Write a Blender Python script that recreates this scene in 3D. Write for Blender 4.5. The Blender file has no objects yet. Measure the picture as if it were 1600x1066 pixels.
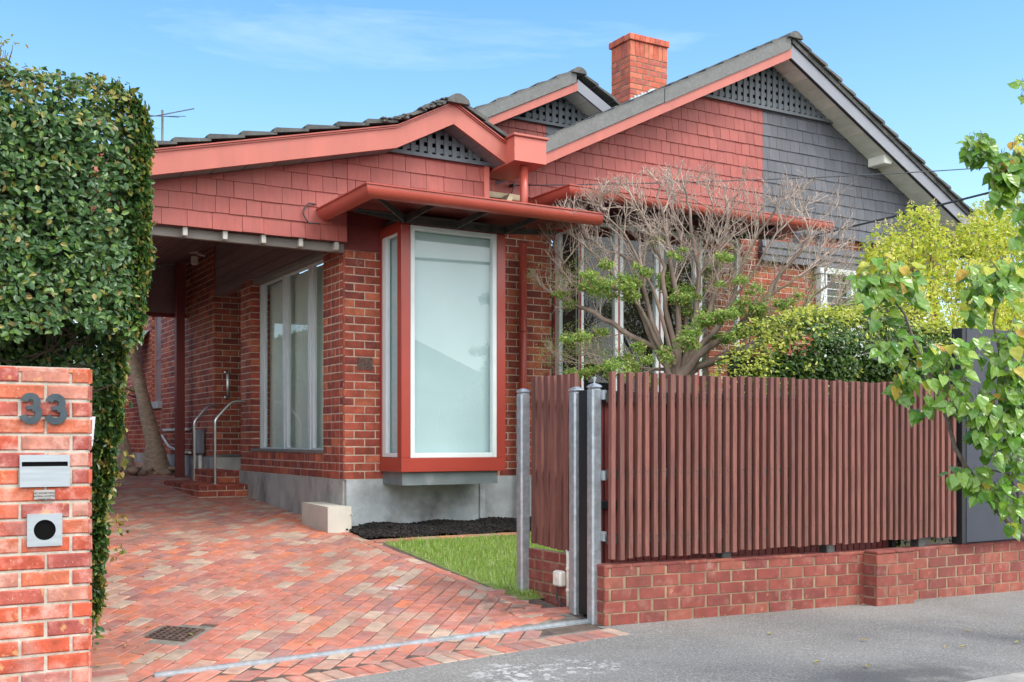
import bpy, math, random, bisect
from mathutils import Vector
R = random.Random(11)
scn = bpy.context.scene
COL = scn.collection
rad = math.radians
# ------------------------------------------------------------------ helpers
ROOTLOC = {}

class MB:
    """collects polygons, then links them as ONE mesh object"""
    def __init__(s): s.v = []; s.f = []; s.m = []
    def poly(s, pts, m=0):
        i = len(s.v); s.v += [tuple(p) for p in pts]; s.f.append(tuple(range(i, i + len(pts)))); s.m.append(m)
    def hexa(s, p, m=0):          # p: 8 corners, bottom 4 then top 4 (both counter-clockwise from above)
        i = len(s.v); s.v += [tuple(q) for q in p]
        for f in ((0,3,2,1),(4,5,6,7),(0,1,5,4),(1,2,6,5),(2,3,7,6),(3,0,4,7)):
            s.f.append(tuple(i + k for k in f)); s.m.append(m)
    def box(s, x0, x1, y0, y1, z0, z1, m=0):
        s.hexa([(x0,y0,z0),(x1,y0,z0),(x1,y1,z0),(x0,y1,z0),(x0,y0,z1),(x1,y0,z1),(x1,y1,z1),(x0,y1,z1)], m)
    def cbox(s, x0, x1, y0, y1, z0, z1, c=.006, m=0):   # box with chamfered edges
        P = []
        for z, k in ((z0, c), (z0 + c, 0), (z1 - c, 0), (z1, c)):
            a, b, d, e = x0 + k, x1 - k, y0 + k, y1 - k
            P.append([(a+c,d,z),(b-c,d,z),(b,d+c,z),(b,e-c,z),(b-c,e,z),(a+c,e,z),(a,e-c,z),(a,d+c,z)])
        i = len(s.v)
        for r in P: s.v += r
        for r in range(3):
            for k in range(8):
                s.f.append((i+r*8+k, i+r*8+(k+1)%8, i+r*8+8+(k+1)%8, i+r*8+8+k)); s.m.append(m)
        s.f.append(tuple(i+k for k in range(7,-1,-1))); s.m.append(m)
        s.f.append(tuple(i+24+k for k in range(8))); s.m.append(m)
    def prism_y(s, xz, y0, y1, m=0):       # polygon in XZ extruded along Y
        n = len(xz); i = len(s.v)
        s.v += [(x,y0,z) for x,z in xz] + [(x,y1,z) for x,z in xz]
        s.f.append(tuple(i+k for k in range(n))); s.m.append(m)
        s.f.append(tuple(i+n+k for k in range(n-1,-1,-1))); s.m.append(m)
        for k in range(n):
            s.f.append((i+(k+1)%n, i+k, i+n+k, i+n+(k+1)%n)); s.m.append(m)
    def prism_x(s, yz, x0, x1, m=0):
        n = len(yz); i = len(s.v)
        s.v += [(x0,y,z) for y,z in yz] + [(x1,y,z) for y,z in yz]
        s.f.append(tuple(i+k for k in range(n-1,-1,-1))); s.m.append(m)
        s.f.append(tuple(i+n+k for k in range(n))); s.m.append(m)
        for k in range(n):
            s.f.append((i+k, i+(k+1)%n, i+n+(k+1)%n, i+n+k)); s.m.append(m)
    def tube(s, pts, r, n=6, m=0, cap=True):
        pts = [Vector(p) for p in pts]
        if not isinstance(r, (list, tuple)): r = [r]*len(pts)
        i0 = len(s.v); up = None
        for k, p in enumerate(pts):
            d = (pts[min(k+1, len(pts)-1)] - pts[max(k-1, 0)])
            if d.length < 1e-9: d = Vector((0,0,1))
            d.normalize()
            if up is None:
                up = d.cross(Vector((0,0,1)) if abs(d.z) < .9 else Vector((1,0,0))).normalized()
            a = (up - d*up.dot(d))
            a = a.normalized() if a.length > 1e-6 else d.orthogonal().normalized()
            up = a; b = d.cross(a)
            for j in range(n):
                t = 2*math.pi*j/n
                q = p + a*(r[k]*math.cos(t)) + b*(r[k]*math.sin(t)); s.v.append((q.x,q.y,q.z))
        for k in range(len(pts)-1):
            for j in range(n):
                s.f.append((i0+k*n+j, i0+k*n+(j+1)%n, i0+(k+1)*n+(j+1)%n, i0+(k+1)*n+j)); s.m.append(m)
        if cap:
            s.f.append(tuple(i0+j for j in range(n-1,-1,-1))); s.m.append(m)
            e = i0+(len(pts)-1)*n
            s.f.append(tuple(e+j for j in range(n))); s.m.append(m)
    def build(s, name, mats, parent=None, smooth=False, origin=None):
        me = bpy.data.meshes.new(name)
        o0 = (0,0,0)
        if parent is not None: o0 = ROOTLOC[parent.name]
        elif origin is not None: o0 = origin
        me.from_pydata([(x-o0[0], y-o0[1], z-o0[2]) for x,y,z in s.v], [], s.f)
        if not isinstance(mats, (list, tuple)): mats = [mats]
        for m in mats: me.materials.append(m)
        if len(mats) > 1: me.polygons.foreach_set('material_index', s.m)
        if smooth: me.polygons.foreach_set('use_smooth', [True]*len(s.f))
        me.update()
        o = bpy.data.objects.new(name, me); COL.objects.link(o)
        if parent is not None: o.parent = parent
        else: o.location = o0
        ROOTLOC[o.name] = o0
        return o

def tag(o, label=None, cat=None, group=None, kind=None):
    if label: o['label'] = label
    if cat: o['category'] = cat
    if group: o['group'] = group
    if kind: o['kind'] = kind
    return o
def thing(name, loc, label, cat, group=None):
    o = bpy.data.objects.new(name, None); o.location = loc; COL.objects.link(o); o.empty_display_size = .2
    ROOTLOC[o.name] = loc
    return tag(o, label, cat, group)

def G(x, y):                                   # height of the ground
    xs = [-20,-2,1.3,4.4,9,20]; zs = [-.2,-.1,-.06,0,-.08,-.2]
    if x <= xs[0]: f = zs[0]
    elif x >= xs[-1]: f = zs[-1]
    else:
        i = bisect.bisect(xs, x)-1; f = zs[i]+(zs[i+1]-zs[i])*(x-xs[i])/(xs[i+1]-xs[i])
    if y <= 6.2: return f + .01*(max(y,3.8)-6.2)
    if y <= 10.5: return f+(.36-f)*(y-6.2)/4.3
    return .36+.055*(min(y,20)-10.5)

# ------------------------------------------------------------------ materials
def ramp(nt, fac, cols, interp='LINEAR', pos=None):
    n = nt.nodes.new('ShaderNodeValToRGB'); n.color_ramp.interpolation = interp
    e = n.color_ramp.elements
    while len(e) < len(cols): e.new(.5)
    for i, c in enumerate(cols):
        e[i].position = pos[i] if pos else (i/len(cols) if interp == 'CONSTANT' else i/max(1,len(cols)-1))
    for i, c in enumerate(cols):
        e[i].color = (*c, 1) if not isinstance(c, (int, float)) else (c, c, c, 1)
    nt.links.new(fac, n.inputs['Fac']); return n.outputs['Color']
def noise(nt, vec, scale, detail=4, rough=.55, dist=0):
    n = nt.nodes.new('ShaderNodeTexNoise'); n.inputs['Scale'].default_value = scale
    n.inputs['Detail'].default_value = detail; n.inputs['Roughness'].default_value = rough; n.inputs['Distortion'].default_value = dist
    if vec is not None: nt.links.new(vec, n.inputs['Vector'])
    return n.outputs['Fac']
def mixc(nt, fac, a, b, mode='MIX'):
    n = nt.nodes.new('ShaderNodeMix'); n.data_type = 'RGBA'; n.blend_type = mode
    for k, v in ((0, fac), (6, a), (7, b)):
        if isinstance(v, (int, float)): n.inputs[k].default_value = v
        elif isinstance(v, tuple): n.inputs[k].default_value = (*v, 1)
        else: nt.links.new(v, n.inputs[k])
    return n.outputs[2]
def mat(name, cols, rough=.7, metal=0., island=None, var=(6,.25), stains=(), bump=None, spec=.5, stretch=(1,1,1), leaf=0, coat=0, gst=(), objrand=0):
    """cols: palette; island: 'CONSTANT'/'LINEAR' picks one tone per separate piece; stains: (scale, colour, lo, hi, strength)"""
    m = bpy.data.materials.new(name); m.use_nodes = True; nt = m.node_tree; L = nt.links
    b = nt.nodes['Principled BSDF']
    tc = nt.nodes.new('ShaderNodeTexCoord'); mp = nt.nodes.new('ShaderNodeMapping'); mp.inputs['Scale'].default_value = stretch
    L.new(tc.outputs['Object'], mp.inputs['Vector']); vec = mp.outputs['Vector']; oi = None
    if objrand:                                        # every copy gets its own grain and tone
        oi = nt.nodes.new('ShaderNodeObjectInfo'); sv = nt.nodes.new('ShaderNodeVectorMath'); sv.operation = 'SCALE'; sv.inputs[0].default_value = (37,11,19); L.new(oi.outputs['Random'], sv.inputs['Scale'])
        av = nt.nodes.new('ShaderNodeVectorMath'); L.new(vec, av.inputs[0]); L.new(sv.outputs[0], av.inputs[1]); vec = av.outputs[0]
    if island:
        g = nt.nodes.new('ShaderNodeNewGeometry'); c = ramp(nt, g.outputs['Random Per Island'], cols, island)
        n4 = nt.nodes.new('ShaderNodeVectorMath'); n4.operation = 'SCALE'; n4.inputs[0].default_value = (31, 17, 23)
        L.new(g.outputs['Random Per Island'], n4.inputs['Scale'])
        ad = nt.nodes.new('ShaderNodeVectorMath'); L.new(vec, ad.inputs[0]); L.new(n4.outputs[0], ad.inputs[1]); ivec = ad.outputs[0]
    else:
        ivec = vec
        c = ramp(nt, noise(nt, vec, var[0]*.37, 3), cols, 'LINEAR', [.3+.4*i/max(1,len(cols)-1) for i in range(len(cols))]) if len(cols) > 1 else None
        if c is None:
            rgb = nt.nodes.new('ShaderNodeRGB'); rgb.outputs[0].default_value = (*cols[0], 1); c = rgb.outputs[0]
    if var and var[1]:
        v = ramp(nt, noise(nt, ivec, var[0], 5), [1-var[1], 1+var[1]*.6], 'LINEAR', [.3, .7])
        c = mixc(nt, 1.0, c, v, 'MULTIPLY')
    for sc, sc_col, lo, hi, st in stains:
        f = ramp(nt, noise(nt, ivec, sc, 5, .65), [0., st], 'LINEAR', [lo, hi]); c = mixc(nt, f, c, sc_col)
    for sc, sc_col, lo, hi, st in gst:
        f = ramp(nt, noise(nt, vec, sc, 5, .6), [0., st], 'LINEAR', [lo, hi]); c = mixc(nt, f, c, sc_col)
    if objrand: c = mixc(nt, 1.0, c, ramp(nt, oi.outputs['Random'], [1-objrand, 1+objrand*.7]), 'MULTIPLY')
    L.new(c, b.inputs['Base Color'])
    b.inputs['Roughness'].default_value = rough; b.inputs['Metallic'].default_value = metal
    b.inputs['Specular IOR Level'].default_value = spec
    if coat: b.inputs['Coat Weight'].default_value = coat; b.inputs['Coat Roughness'].default_value = .25
    if bump:
        bn = nt.nodes.new('ShaderNodeBump'); bn.inputs['Strength'].default_value = bump[1]; bn.inputs['Distance'].default_value = bump[2]
        L.new(noise(nt, ivec, bump[0], 5, .6), bn.inputs['Height']); L.new(bn.outputs[0], b.inputs['Normal'])
    if leaf:
        t = nt.nodes.new('ShaderNodeBsdfTranslucent'); L.new(mixc(nt, 1.0, c, (1.25,1.15,.55), 'MULTIPLY'), t.inputs['Color'])
        mx = nt.nodes.new('ShaderNodeMixShader'); mx.inputs[0].default_value = leaf
        L.new(b.outputs[0], mx.inputs[1]); L.new(t.outputs[0], mx.inputs[2]); L.new(mx.outputs[0], nt.nodes['Material Output'].inputs['Surface'])
    return m
def glass(name, tint, ior=1.6, rough=.0, boost=1.0):
    m = bpy.data.materials.new(name); m.use_nodes = True; nt = m.node_tree; L = nt.links
    nt.nodes.remove(nt.nodes['Principled BSDF'])
    ge = nt.nodes.new('ShaderNodeNewGeometry'); dt = nt.nodes.new('ShaderNodeVectorMath'); dt.operation = 'DOT_PRODUCT'
    L.new(ge.outputs['Normal'], dt.inputs[0]); L.new(ge.outputs['Incoming'], dt.inputs[1])
    def mm(op, a, b):
        n = nt.nodes.new('ShaderNodeMath'); n.operation = op; n.use_clamp = op != 'POWER'
        for k, v in ((0, a), (1, b)):
            if isinstance(v, (int, float)): n.inputs[k].default_value = v
            else: L.new(v, n.inputs[k])
        return n
    ab = nt.nodes.new('ShaderNodeMath'); ab.operation = 'ABSOLUTE'; L.new(dt.outputs['Value'], ab.inputs[0])
    mu = mm('ADD', mm('MULTIPLY', mm('POWER', mm('SUBTRACT', 1., ab.outputs[0]).outputs[0], 5.).outputs[0], boost).outputs[0], ior)
    t = nt.nodes.new('ShaderNodeBsdfTransparent'); t.inputs[0].default_value = (*tint, 1)
    g = nt.nodes.new('ShaderNodeBsdfGlossy'); g.inputs['Roughness'].default_value = rough
    mx = nt.nodes.new('ShaderNodeMixShader'); L.new(mu.outputs[0], mx.inputs[0]); L.new(t.outputs[0], mx.inputs[1]); L.new(g.outputs[0], mx.inputs[2])
    L.new(mx.outputs[0], nt.nodes['Material Output'].inputs['Surface'])
    return m

RED = (.50,.122,.088)
M = dict(
 brick = mat('house_brick', [(0.305,0.067,0.039),(0.415,0.095,0.054),(0.354,0.076,0.046),(0.500,0.140,0.071),(0.244,0.056,0.041),(0.390,0.083,0.051)], .85, island='CONSTANT', var=(9,.38), bump=(70,.35,.004), stains=[(14,(.46,.30,.22),.60,.72,.55),(26,(.07,.03,.025),.62,.70,.5)], gst=[(2.2,(.52,.38,.32),.64,.76,.45),(1.1,(.16,.045,.032),.52,.7,.35)]),
 mortar = mat('house_mortar', [(.62,.48,.37),(.52,.40,.31)], .95, var=(14,.25), bump=(90,.4,.004)),
 pbrick = mat('pillar_brick', [(0.515,0.094,0.045),(0.460,0.082,0.043),(0.405,0.094,0.066),(0.534,0.139,0.070),(0.350,0.078,0.061),(0.497,0.197,0.139),(0.534,0.102,0.045)], .9, island='CONSTANT', var=(14,.34), bump=(60,.6,.006), stains=[(7,(.60,.42,.36),.52,.72,.7),(34,(.12,.06,.05),.63,.72,.6),(10,(.66,.36,.16),.60,.66,.6),(55,(.62,.5,.44),.62,.7,.6)], gst=[(2.6,(.60,.44,.38),.52,.72,.55),(5,(.24,.16,.11),.62,.74,.4)]),
 pmortar = mat('pillar_mortar', [(0.547,0.500,0.430),(0.453,0.398,0.320)], .95, var=(20,.3), bump=(80,.7,.006), stains=[(6,(.24,.19,.13),.55,.7,.6)]),
 wbrick = mat('front_wall_brick', [(0.236,0.055,0.041),(0.272,0.065,0.047),(0.206,0.050,0.040),(0.292,0.084,0.056),(0.242,0.058,0.043)], .88, island='CONSTANT', var=(10,.25), bump=(80,.4,.004), stains=[(9,(.40,.22,.17),.52,.74,.55),(12,(.50,.26,.15),.64,.69,.55),(11,(.10,.07,.06),.66,.74,.7)], gst=[(1.3,(.15,.055,.045),.52,.72,.5),(4,(.42,.30,.24),.66,.76,.4)]),
 wmortar = mat('front_wall_mortar', [(.36,.27,.17),(.22,.15,.10)], .95, var=(10,.3), bump=(90,.5,.004)),
 cbrick = mat('chimney_brick', [(.50,.115,.062),(.44,.10,.058),(.54,.15,.085),(.40,.10,.07)], .88, island='CONSTANT', var=(9,.25), bump=(60,.4,.005), stains=[(11,(.55,.36,.30),.6,.75,.5)]),
 cmortar = mat('chimney_mortar', [(0.260,0.205,0.149),(0.186,0.124,0.087)], .95, var=(12,.3)),
 paver = mat('paver_brick', [(0.557,0.185,0.124),(0.504,0.185,0.138),(0.610,0.198,0.115),(0.545,0.319,0.230),(0.450,0.166,0.131),(0.597,0.242,0.172),(0.504,0.364,0.270),(0.557,0.191,0.131),(0.491,0.274,0.201),(0.597,0.198,0.131),(0.398,0.178,0.151),(0.557,0.396,0.293),(0.571,0.191,0.127),(0.664,0.198,0.098)], .88, island='CONSTANT', var=(11,.26), bump=(60,.4,.004), gst=[(.8,(.20,.125,.095),.50,.72,.55),(2.3,(.56,.47,.40),.63,.74,.5),(3.1,(.14,.10,.085),.60,.74,.5)], stains=[(7,(.40,.31,.26),.46,.72,.6),(20,(.50,.44,.38),.60,.74,.55),(6,(.17,.12,.10),.54,.74,.55),(38,(.13,.09,.075),.62,.72,.5)]),
 sand = mat('joint_sand', [(.085,.062,.05),(.16,.115,.09)], .98, var=(20,.4), bump=(90,.5,.006)),
 concrete = mat('plinth_concrete', [(0.405,0.448,0.464),(0.524,0.565,0.574)], .85, var=(5,.16), bump=(24,.25,.006), stains=[(1.7,(.12,.12,.112),.47,.70,.75),(2.9,(.36,.33,.28),.56,.76,.5),(9,(.36,.385,.39),.52,.7,.5),(40,(.46,.47,.47),.60,.75,.35)]),
 concrete2 = mat('side_concrete', [(0.389,0.367,0.346),(0.547,0.526,0.497)], .88, var=(5,.2), bump=(24,.3,.006), stains=[(1.8,(.13,.115,.10),.48,.70,.75),(8,(.45,.43,.40),.55,.72,.5)], stretch=(1,1,.6)),
 slab = mat('rough_slab', [(.30,.27,.22),(.22,.19,.16)], .95, var=(14,.35), bump=(40,.6,.01)),
 shingle = mat('red_shingle', gst=[(.5,(.27,.085,.07),.46,.72,.45)], cols= [(0.322,0.073,0.059),(0.372,0.090,0.072),(0.298,0.067,0.056),(0.347,0.082,0.065)], rough=.62, island='LINEAR', var=(5,.14), bump=(26,.14,.006), stretch=(6,6,1)),
 shingle2 = mat('grey_shingle', gst=[(.5,(.075,.077,.085),.46,.72,.5)], cols= [(0.094,0.100,0.119),(0.112,0.119,0.141),(0.084,0.090,0.106),(0.104,0.110,0.130)], rough=.62, island='LINEAR', var=(5,.14), bump=(26,.14,.006), stretch=(6,6,1)),
 red = mat('red_paint', [(0.558,0.146,0.107),(0.522,0.133,0.099)], .45, var=(2.5,.06), bump=(18,.05,.004)),
 fasc = mat('faded_red_paint', [(0.457,0.126,0.093),(0.420,0.113,0.083)], .5, var=(3,.10), bump=(20,.08,.004), stains=[(5,(.44,.125,.095),.55,.75,.5)], gst=[(7,(.36,.12,.095),.52,.74,.45)], stretch=(2,2,.5)),
 gutter = mat('gutter_red', [(.44,.085,.058),(.41,.08,.055)], .34, var=(4,.08), bump=(9,.05,.01), stains=[(6,(.36,.07,.045),.58,.75,.5)]),
 bayred = mat('bay_red', [(.37,.050,.032),(.345,.047,.031)], .36, var=(3,.07), bump=(10,.04,.004), coat=.15),
 dkred = mat('maroon_board', [(0.208,0.039,0.034),(0.169,0.034,0.031)], .55, var=(4,.12)),
 greyp = mat('grey_paint', [(.205,.215,.25),(.23,.24,.275)], .5, var=(3,.1), bump=(20,.06,.004)),
 lattice = mat('lattice_grey', [(.10,.118,.135),(.125,.142,.158)], .6, var=(6,.15)),
 black = mat('void_shade', [(.008,.008,.008)], 1., var=None, spec=0.),  # flat black painted in for the darkness inside openings and behind gaps
 soffit = mat('grey_soffit', [(.17,.19,.20),(.20,.215,.225)], .6, island='LINEAR', var=(4,.14)),
 soffit2 = mat('pale_soffit', [(0.762,0.818,0.717),(0.851,0.860,0.795),(0.694,0.739,0.650)], .6, island='LINEAR', var=(4,.12), stains=[(3,(.40,.36,.30),.6,.8,.4)]),
 tile = mat('roof_tile', [(.085,.088,.085),(.12,.12,.11),(.07,.072,.072)], .92, island='LINEAR', var=(7,.4), bump=(30,.6,.01), stains=[(11,(.24,.23,.19),.60,.72,.6),(7,(.30,.20,.07),.68,.73,.7)]),
 verge = mat('verge_cement', [(.15,.155,.15),(.18,.185,.18)], .95, var=(40,.15), bump=(120,.5,.004), stains=[(120,(.30,.30,.285),.60,.74,.4),(3,(.11,.11,.105),.55,.75,.4)]),
 white = mat('white_frame', [(.72,.78,.79),(.66,.72,.74)], .4, var=(4,.06)),
 galv = mat('galvanised_steel', [(.36,.40,.43),(.46,.50,.53),(.40,.44,.47)], .45, metal=.55, var=(22,.22), bump=(40,.08,.003), stains=[(60,(.62,.64,.66),.62,.72,.5),(3,(.28,.30,.32),.55,.75,.5)]),
 steel = mat('stainless_steel', [(.62,.60,.56)], .28, metal=1, var=(8,.1)),
 dsteel = mat('weathered_steel', [(.055,.058,.058),(.095,.096,.092)], .6, metal=.2, var=(7,.4), bump=(50,.2,.003), stains=[(9,(.17,.165,.145),.55,.75,.5),(14,(.15,.09,.055),.66,.75,.4)]),
 beam = mat('blue_steel_beam', [(.16,.19,.20),(.20,.23,.24)], .45, metal=.3, var=(5,.2), stains=[(5,(.34,.35,.35),.62,.72,.5)]),
 taupe = mat('taupe_beam', [(.24,.215,.19),(.20,.18,.16)], .6, var=(4,.15)),
 taupe2 = mat('pale_block', [(.42,.40,.36)], .6, var=(5,.1)),
 ceil = mat('dark_ceiling', [(0.304,0.200,0.192),(0.264,0.176,0.176),(0.336,0.224,0.208)], .6, island='LINEAR', var=(5,.15), stretch=(4,.6,4)),
 picket = mat('picket_stain', [(0.196,0.073,0.056),(0.223,0.086,0.065),(0.169,0.063,0.050),(0.205,0.088,0.063)], .7, objrand=.22, var=(7,.22), bump=(24,.35,.003), stretch=(7,7,.7), stains=[(5,(.16,.085,.06),.56,.72,.6),(10,(.36,.14,.11),.66,.76,.4)]),
 blackm = mat('black_paint', [(.012,.012,.014)], .5, var=(6,.3)),
 panel = mat('slate_panel', [(.030,.036,.052),(.036,.042,.060)], .55, var=(3,.15), bump=(160,.12,.002), stains=[(5,(.10,.11,.135),.66,.8,.4)]),
 plastic = mat('cream_plastic', [(0.806,0.780,0.702)], .5, var=(8,.15)),
 block = mat('cream_block', [(.66,.64,.56),(.60,.57,.49)], .8, var=(5,.1), bump=(30,.2,.005), stains=[(6,(.40,.36,.29),.62,.76,.5)]),
 digit = mat('numeral_metal', [(.065,.085,.10),(.10,.125,.14)], .35, metal=.75, var=(9,.3)),
 plate = mat('brushed_plate', [(0.426,0.476,0.508),(0.476,0.517,0.541)], .42, metal=.55, var=(5,.1), stretch=(1,1,12)),
 sign = mat('sign_plate', [(.42,.40,.38)], .45, metal=.5, var=(8,.1)),
 ink = mat('ink', [(.03,.03,.03)], .6, var=None),
 asphalt = mat('footpath_asphalt', [(.200,.188,.170),(.25,.236,.214)], .95, var=(1.1,.18), bump=(60,.9,.010), stains=[(64,(.46,.445,.41),.53,.66,.75),(58,(.06,.058,.055),.55,.68,.7),(.5,(.12,.118,.115),.54,.66,.45),(95,(.70,.68,.65),.61,.67,.85),(1.6,(.34,.335,.32),.62,.72,.35)]),
 road = mat('road_asphalt', [(.09,.09,.092),(.12,.12,.12)], .95, var=(1.5,.2), bump=(120,.6,.008)),
 kerb = mat('bluestone_kerb', [(.40,.37,.32),(.30,.29,.27)], .9, var=(7,.3), bump=(30,.4,.01)),
 soil = mat('soil', [(.055,.042,.03),(.09,.07,.045)], .98, var=(4,.4), bump=(20,.7,.03)),
 lawn = mat('lawn_soil', [(.16,.23,.045),(.21,.27,.07)], .98, var=(14,.4), bump=(40,.6,.02)),
 blade = mat('grass_blade', [(0.244,0.422,0.059),(0.320,0.496,0.096),(0.395,0.514,0.149),(0.207,0.367,0.048),(0.527,0.533,0.298)], .55, island='LINEAR', var=None, leaf=.35),
 mulch = mat('black_mulch', [(.010,.009,.010),(.022,.019,.018),(.014,.012,.013),(.05,.04,.03)], .9, island='LINEAR', var=(30,.3)),
 hleaf = mat('hedge_leaf', [(.034,.088,.026),(.050,.125,.034),(.062,.145,.036),(.042,.105,.032),(.115,.21,.045),(.14,.25,.04)], .34, island='LINEAR', var=None, leaf=.22, spec=.6),
 hleaf2 = mat('hedge_new_leaf', [(.30,.28,.06),(.20,.25,.04),(.38,.26,.09),(.42,.38,.12),(.22,.28,.05)], .42, island='LINEAR', var=None, leaf=.35),
 twig = mat('twig_bark', [(.07,.05,.04),(.11,.08,.06)], .9, var=(12,.3)),
 core = mat('hedge_shade_core', [(.020,.028,.014),(.032,.034,.020)], .95, var=(12,.5), bump=(14,.9,.05)),  # dark tone stands in for the shaded inside of the hedges
 bark = mat('grey_bark', [(0.286,0.216,0.167),(0.218,0.160,0.125),(0.336,0.264,0.213)], .9, var=(9,.35), bump=(40,.5,.006), stretch=(1,1,.4)),
 deadtwig = mat('dead_twig', [(0.510,0.395,0.328),(0.405,0.311,0.256),(0.581,0.479,0.400)], .9, island='LINEAR', var=(14,.3)),
 cyp = mat('shrub_leaf', [(.10,.25,.05),(.18,.34,.06),(.34,.46,.10),(.46,.54,.16),(.14,.29,.05)], .6, island='LINEAR', var=None, leaf=.3),
 cypd = mat('shrub_dry_leaf', [(.36,.22,.13),(.30,.26,.12),(.42,.30,.2)], .7, island='LINEAR', var=None, leaf=.3),
 bleaf = mat('low_hedge_leaf', [(0.031,0.072,0.013),(0.050,0.113,0.018),(0.108,0.198,0.032),(0.041,0.095,0.016)], .36, island='LINEAR', var=None, leaf=.28),
 bleaf2 = mat('low_hedge_tip', [(0.578,0.598,0.112),(0.459,0.546,0.077),(0.663,0.651,0.210)], .42, island='LINEAR', var=None, leaf=.35),
 privet = mat('privet_leaf', [(0.450,0.550,0.062),(0.625,0.650,0.094),(0.250,0.413,0.050),(0.725,0.688,0.138),(0.375,0.512,0.062)], .42, island='LINEAR', var=None, leaf=.38),
 flower = mat('flower_panicle', [(.78,.70,.34),(.70,.64,.28)], .7, island='LINEAR', var=None, leaf=.3),
 pear = mat('street_tree_leaf', [(0.106,0.250,0.027),(0.150,0.325,0.037),(0.225,0.388,0.048),(0.088,0.213,0.030),(0.325,0.463,0.062)], .24, island='LINEAR', var=None, leaf=.32, spec=.65),
 pear2 = mat('street_tree_young_leaf', [(0.552,0.529,0.057),(0.460,0.529,0.069),(0.621,0.368,0.057)], .3, island='LINEAR', var=None, leaf=.4),
 pbark = mat('branch_bark', [(.13,.095,.08),(.20,.16,.13)], .85, var=(30,.35), bump=(60,.5,.004)),
 palm = mat('palm_bark', [(0.500,0.375,0.269),(0.375,0.269,0.194)], .92, var=(16,.35), bump=(30,.9,.012), stretch=(1,1,3)),
 rock = mat('river_rock', [(0.363,0.230,0.149),(0.294,0.174,0.119),(0.432,0.301,0.208),(0.242,0.174,0.141)], .8, island='LINEAR', var=(6,.3), bump=(14,.4,.02)),
 iron = mat('rusty_iron', [(0.147,0.098,0.083),(0.214,0.137,0.108)], .8, metal=.3, var=(30,.4), bump=(80,.4,.004)),
 cable = mat('cable', [(.035,.045,.055)], .6, var=None),
 alu = mat('aerial_metal', [(.16,.16,.16)], .5, metal=.6, var=None),
 stripe = mat('grey_canvas', [(.16,.165,.17)], .8, var=(6,.15)),
 stripe2 = mat('white_canvas', [(.58,.58,.56)], .8, var=(6,.1)),
 blind = mat('roller_blind', [(0.470,0.588,0.596),(0.487,0.605,0.613)], .8, var=(2,.05)),
 curtain = mat('sheer_curtain', [(0.811,0.853,0.770),(0.853,0.860,0.811)], .8, var=(1.5,.05)),
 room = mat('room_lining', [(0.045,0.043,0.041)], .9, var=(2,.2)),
 slat = mat('white_slat', [(.60,.64,.66)], .5, var=None),
 glassb = glass('bay_glass', (.93,.98,.98), .065, 0, .8),
 glasss = glass('side_glass', (.92,.96,.93), .09, 0, .7),
 glassd = glass('clear_glass', (.80,.86,.84), .05, 0, .8),
 leafy = mat('fallen_leaf', [(.50,.44,.08),(.38,.36,.07),(.46,.30,.10),(.52,.50,.22)], .6, island='LINEAR', var=None, leaf=.2),
 opp = mat('opposite_wall', [(.40,.37,.33)], .8, var=(2,.2)),
 opptile = mat('opposite_tile', [(.13,.13,.135),(.17,.165,.16)], .9, var=(5,.3)),
)

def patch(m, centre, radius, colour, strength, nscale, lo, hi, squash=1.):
    """a stain, or painted shade, of its own shape at one place on a ground material"""
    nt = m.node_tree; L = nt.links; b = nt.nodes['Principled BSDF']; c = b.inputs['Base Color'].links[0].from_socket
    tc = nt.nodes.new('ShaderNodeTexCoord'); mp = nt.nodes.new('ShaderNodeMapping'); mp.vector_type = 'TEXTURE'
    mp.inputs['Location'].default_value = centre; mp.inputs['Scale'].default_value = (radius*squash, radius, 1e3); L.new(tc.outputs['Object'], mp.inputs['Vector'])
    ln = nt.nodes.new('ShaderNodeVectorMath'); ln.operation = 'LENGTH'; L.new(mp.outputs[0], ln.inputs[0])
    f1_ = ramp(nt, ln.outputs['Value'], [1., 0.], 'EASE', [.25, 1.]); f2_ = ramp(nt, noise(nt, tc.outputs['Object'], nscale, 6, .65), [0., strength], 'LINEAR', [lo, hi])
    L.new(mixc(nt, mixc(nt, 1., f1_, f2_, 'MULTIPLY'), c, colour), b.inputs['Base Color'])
patch(M['asphalt'], (3.15,5.28,0), .42, (.62,.61,.58), .9, 16, .50, .62)
patch(M['asphalt'], (3.55,5.22,0), .30, (.66,.65,.62), .9, 20, .52, .62)
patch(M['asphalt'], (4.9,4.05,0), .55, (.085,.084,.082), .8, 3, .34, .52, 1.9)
patch(M['paver'], (3.55,7.85,0), .13, (.68,.63,.58), .9, 14, .40, .55, 1.4)
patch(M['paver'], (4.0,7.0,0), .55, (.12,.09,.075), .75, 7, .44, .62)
patch(M['paver'], (2.3,11.2,0), 1.6, (.20,.13,.10), .6, 3, .40, .62, 1.3)  # carport shade painted into the paver colour
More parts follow.
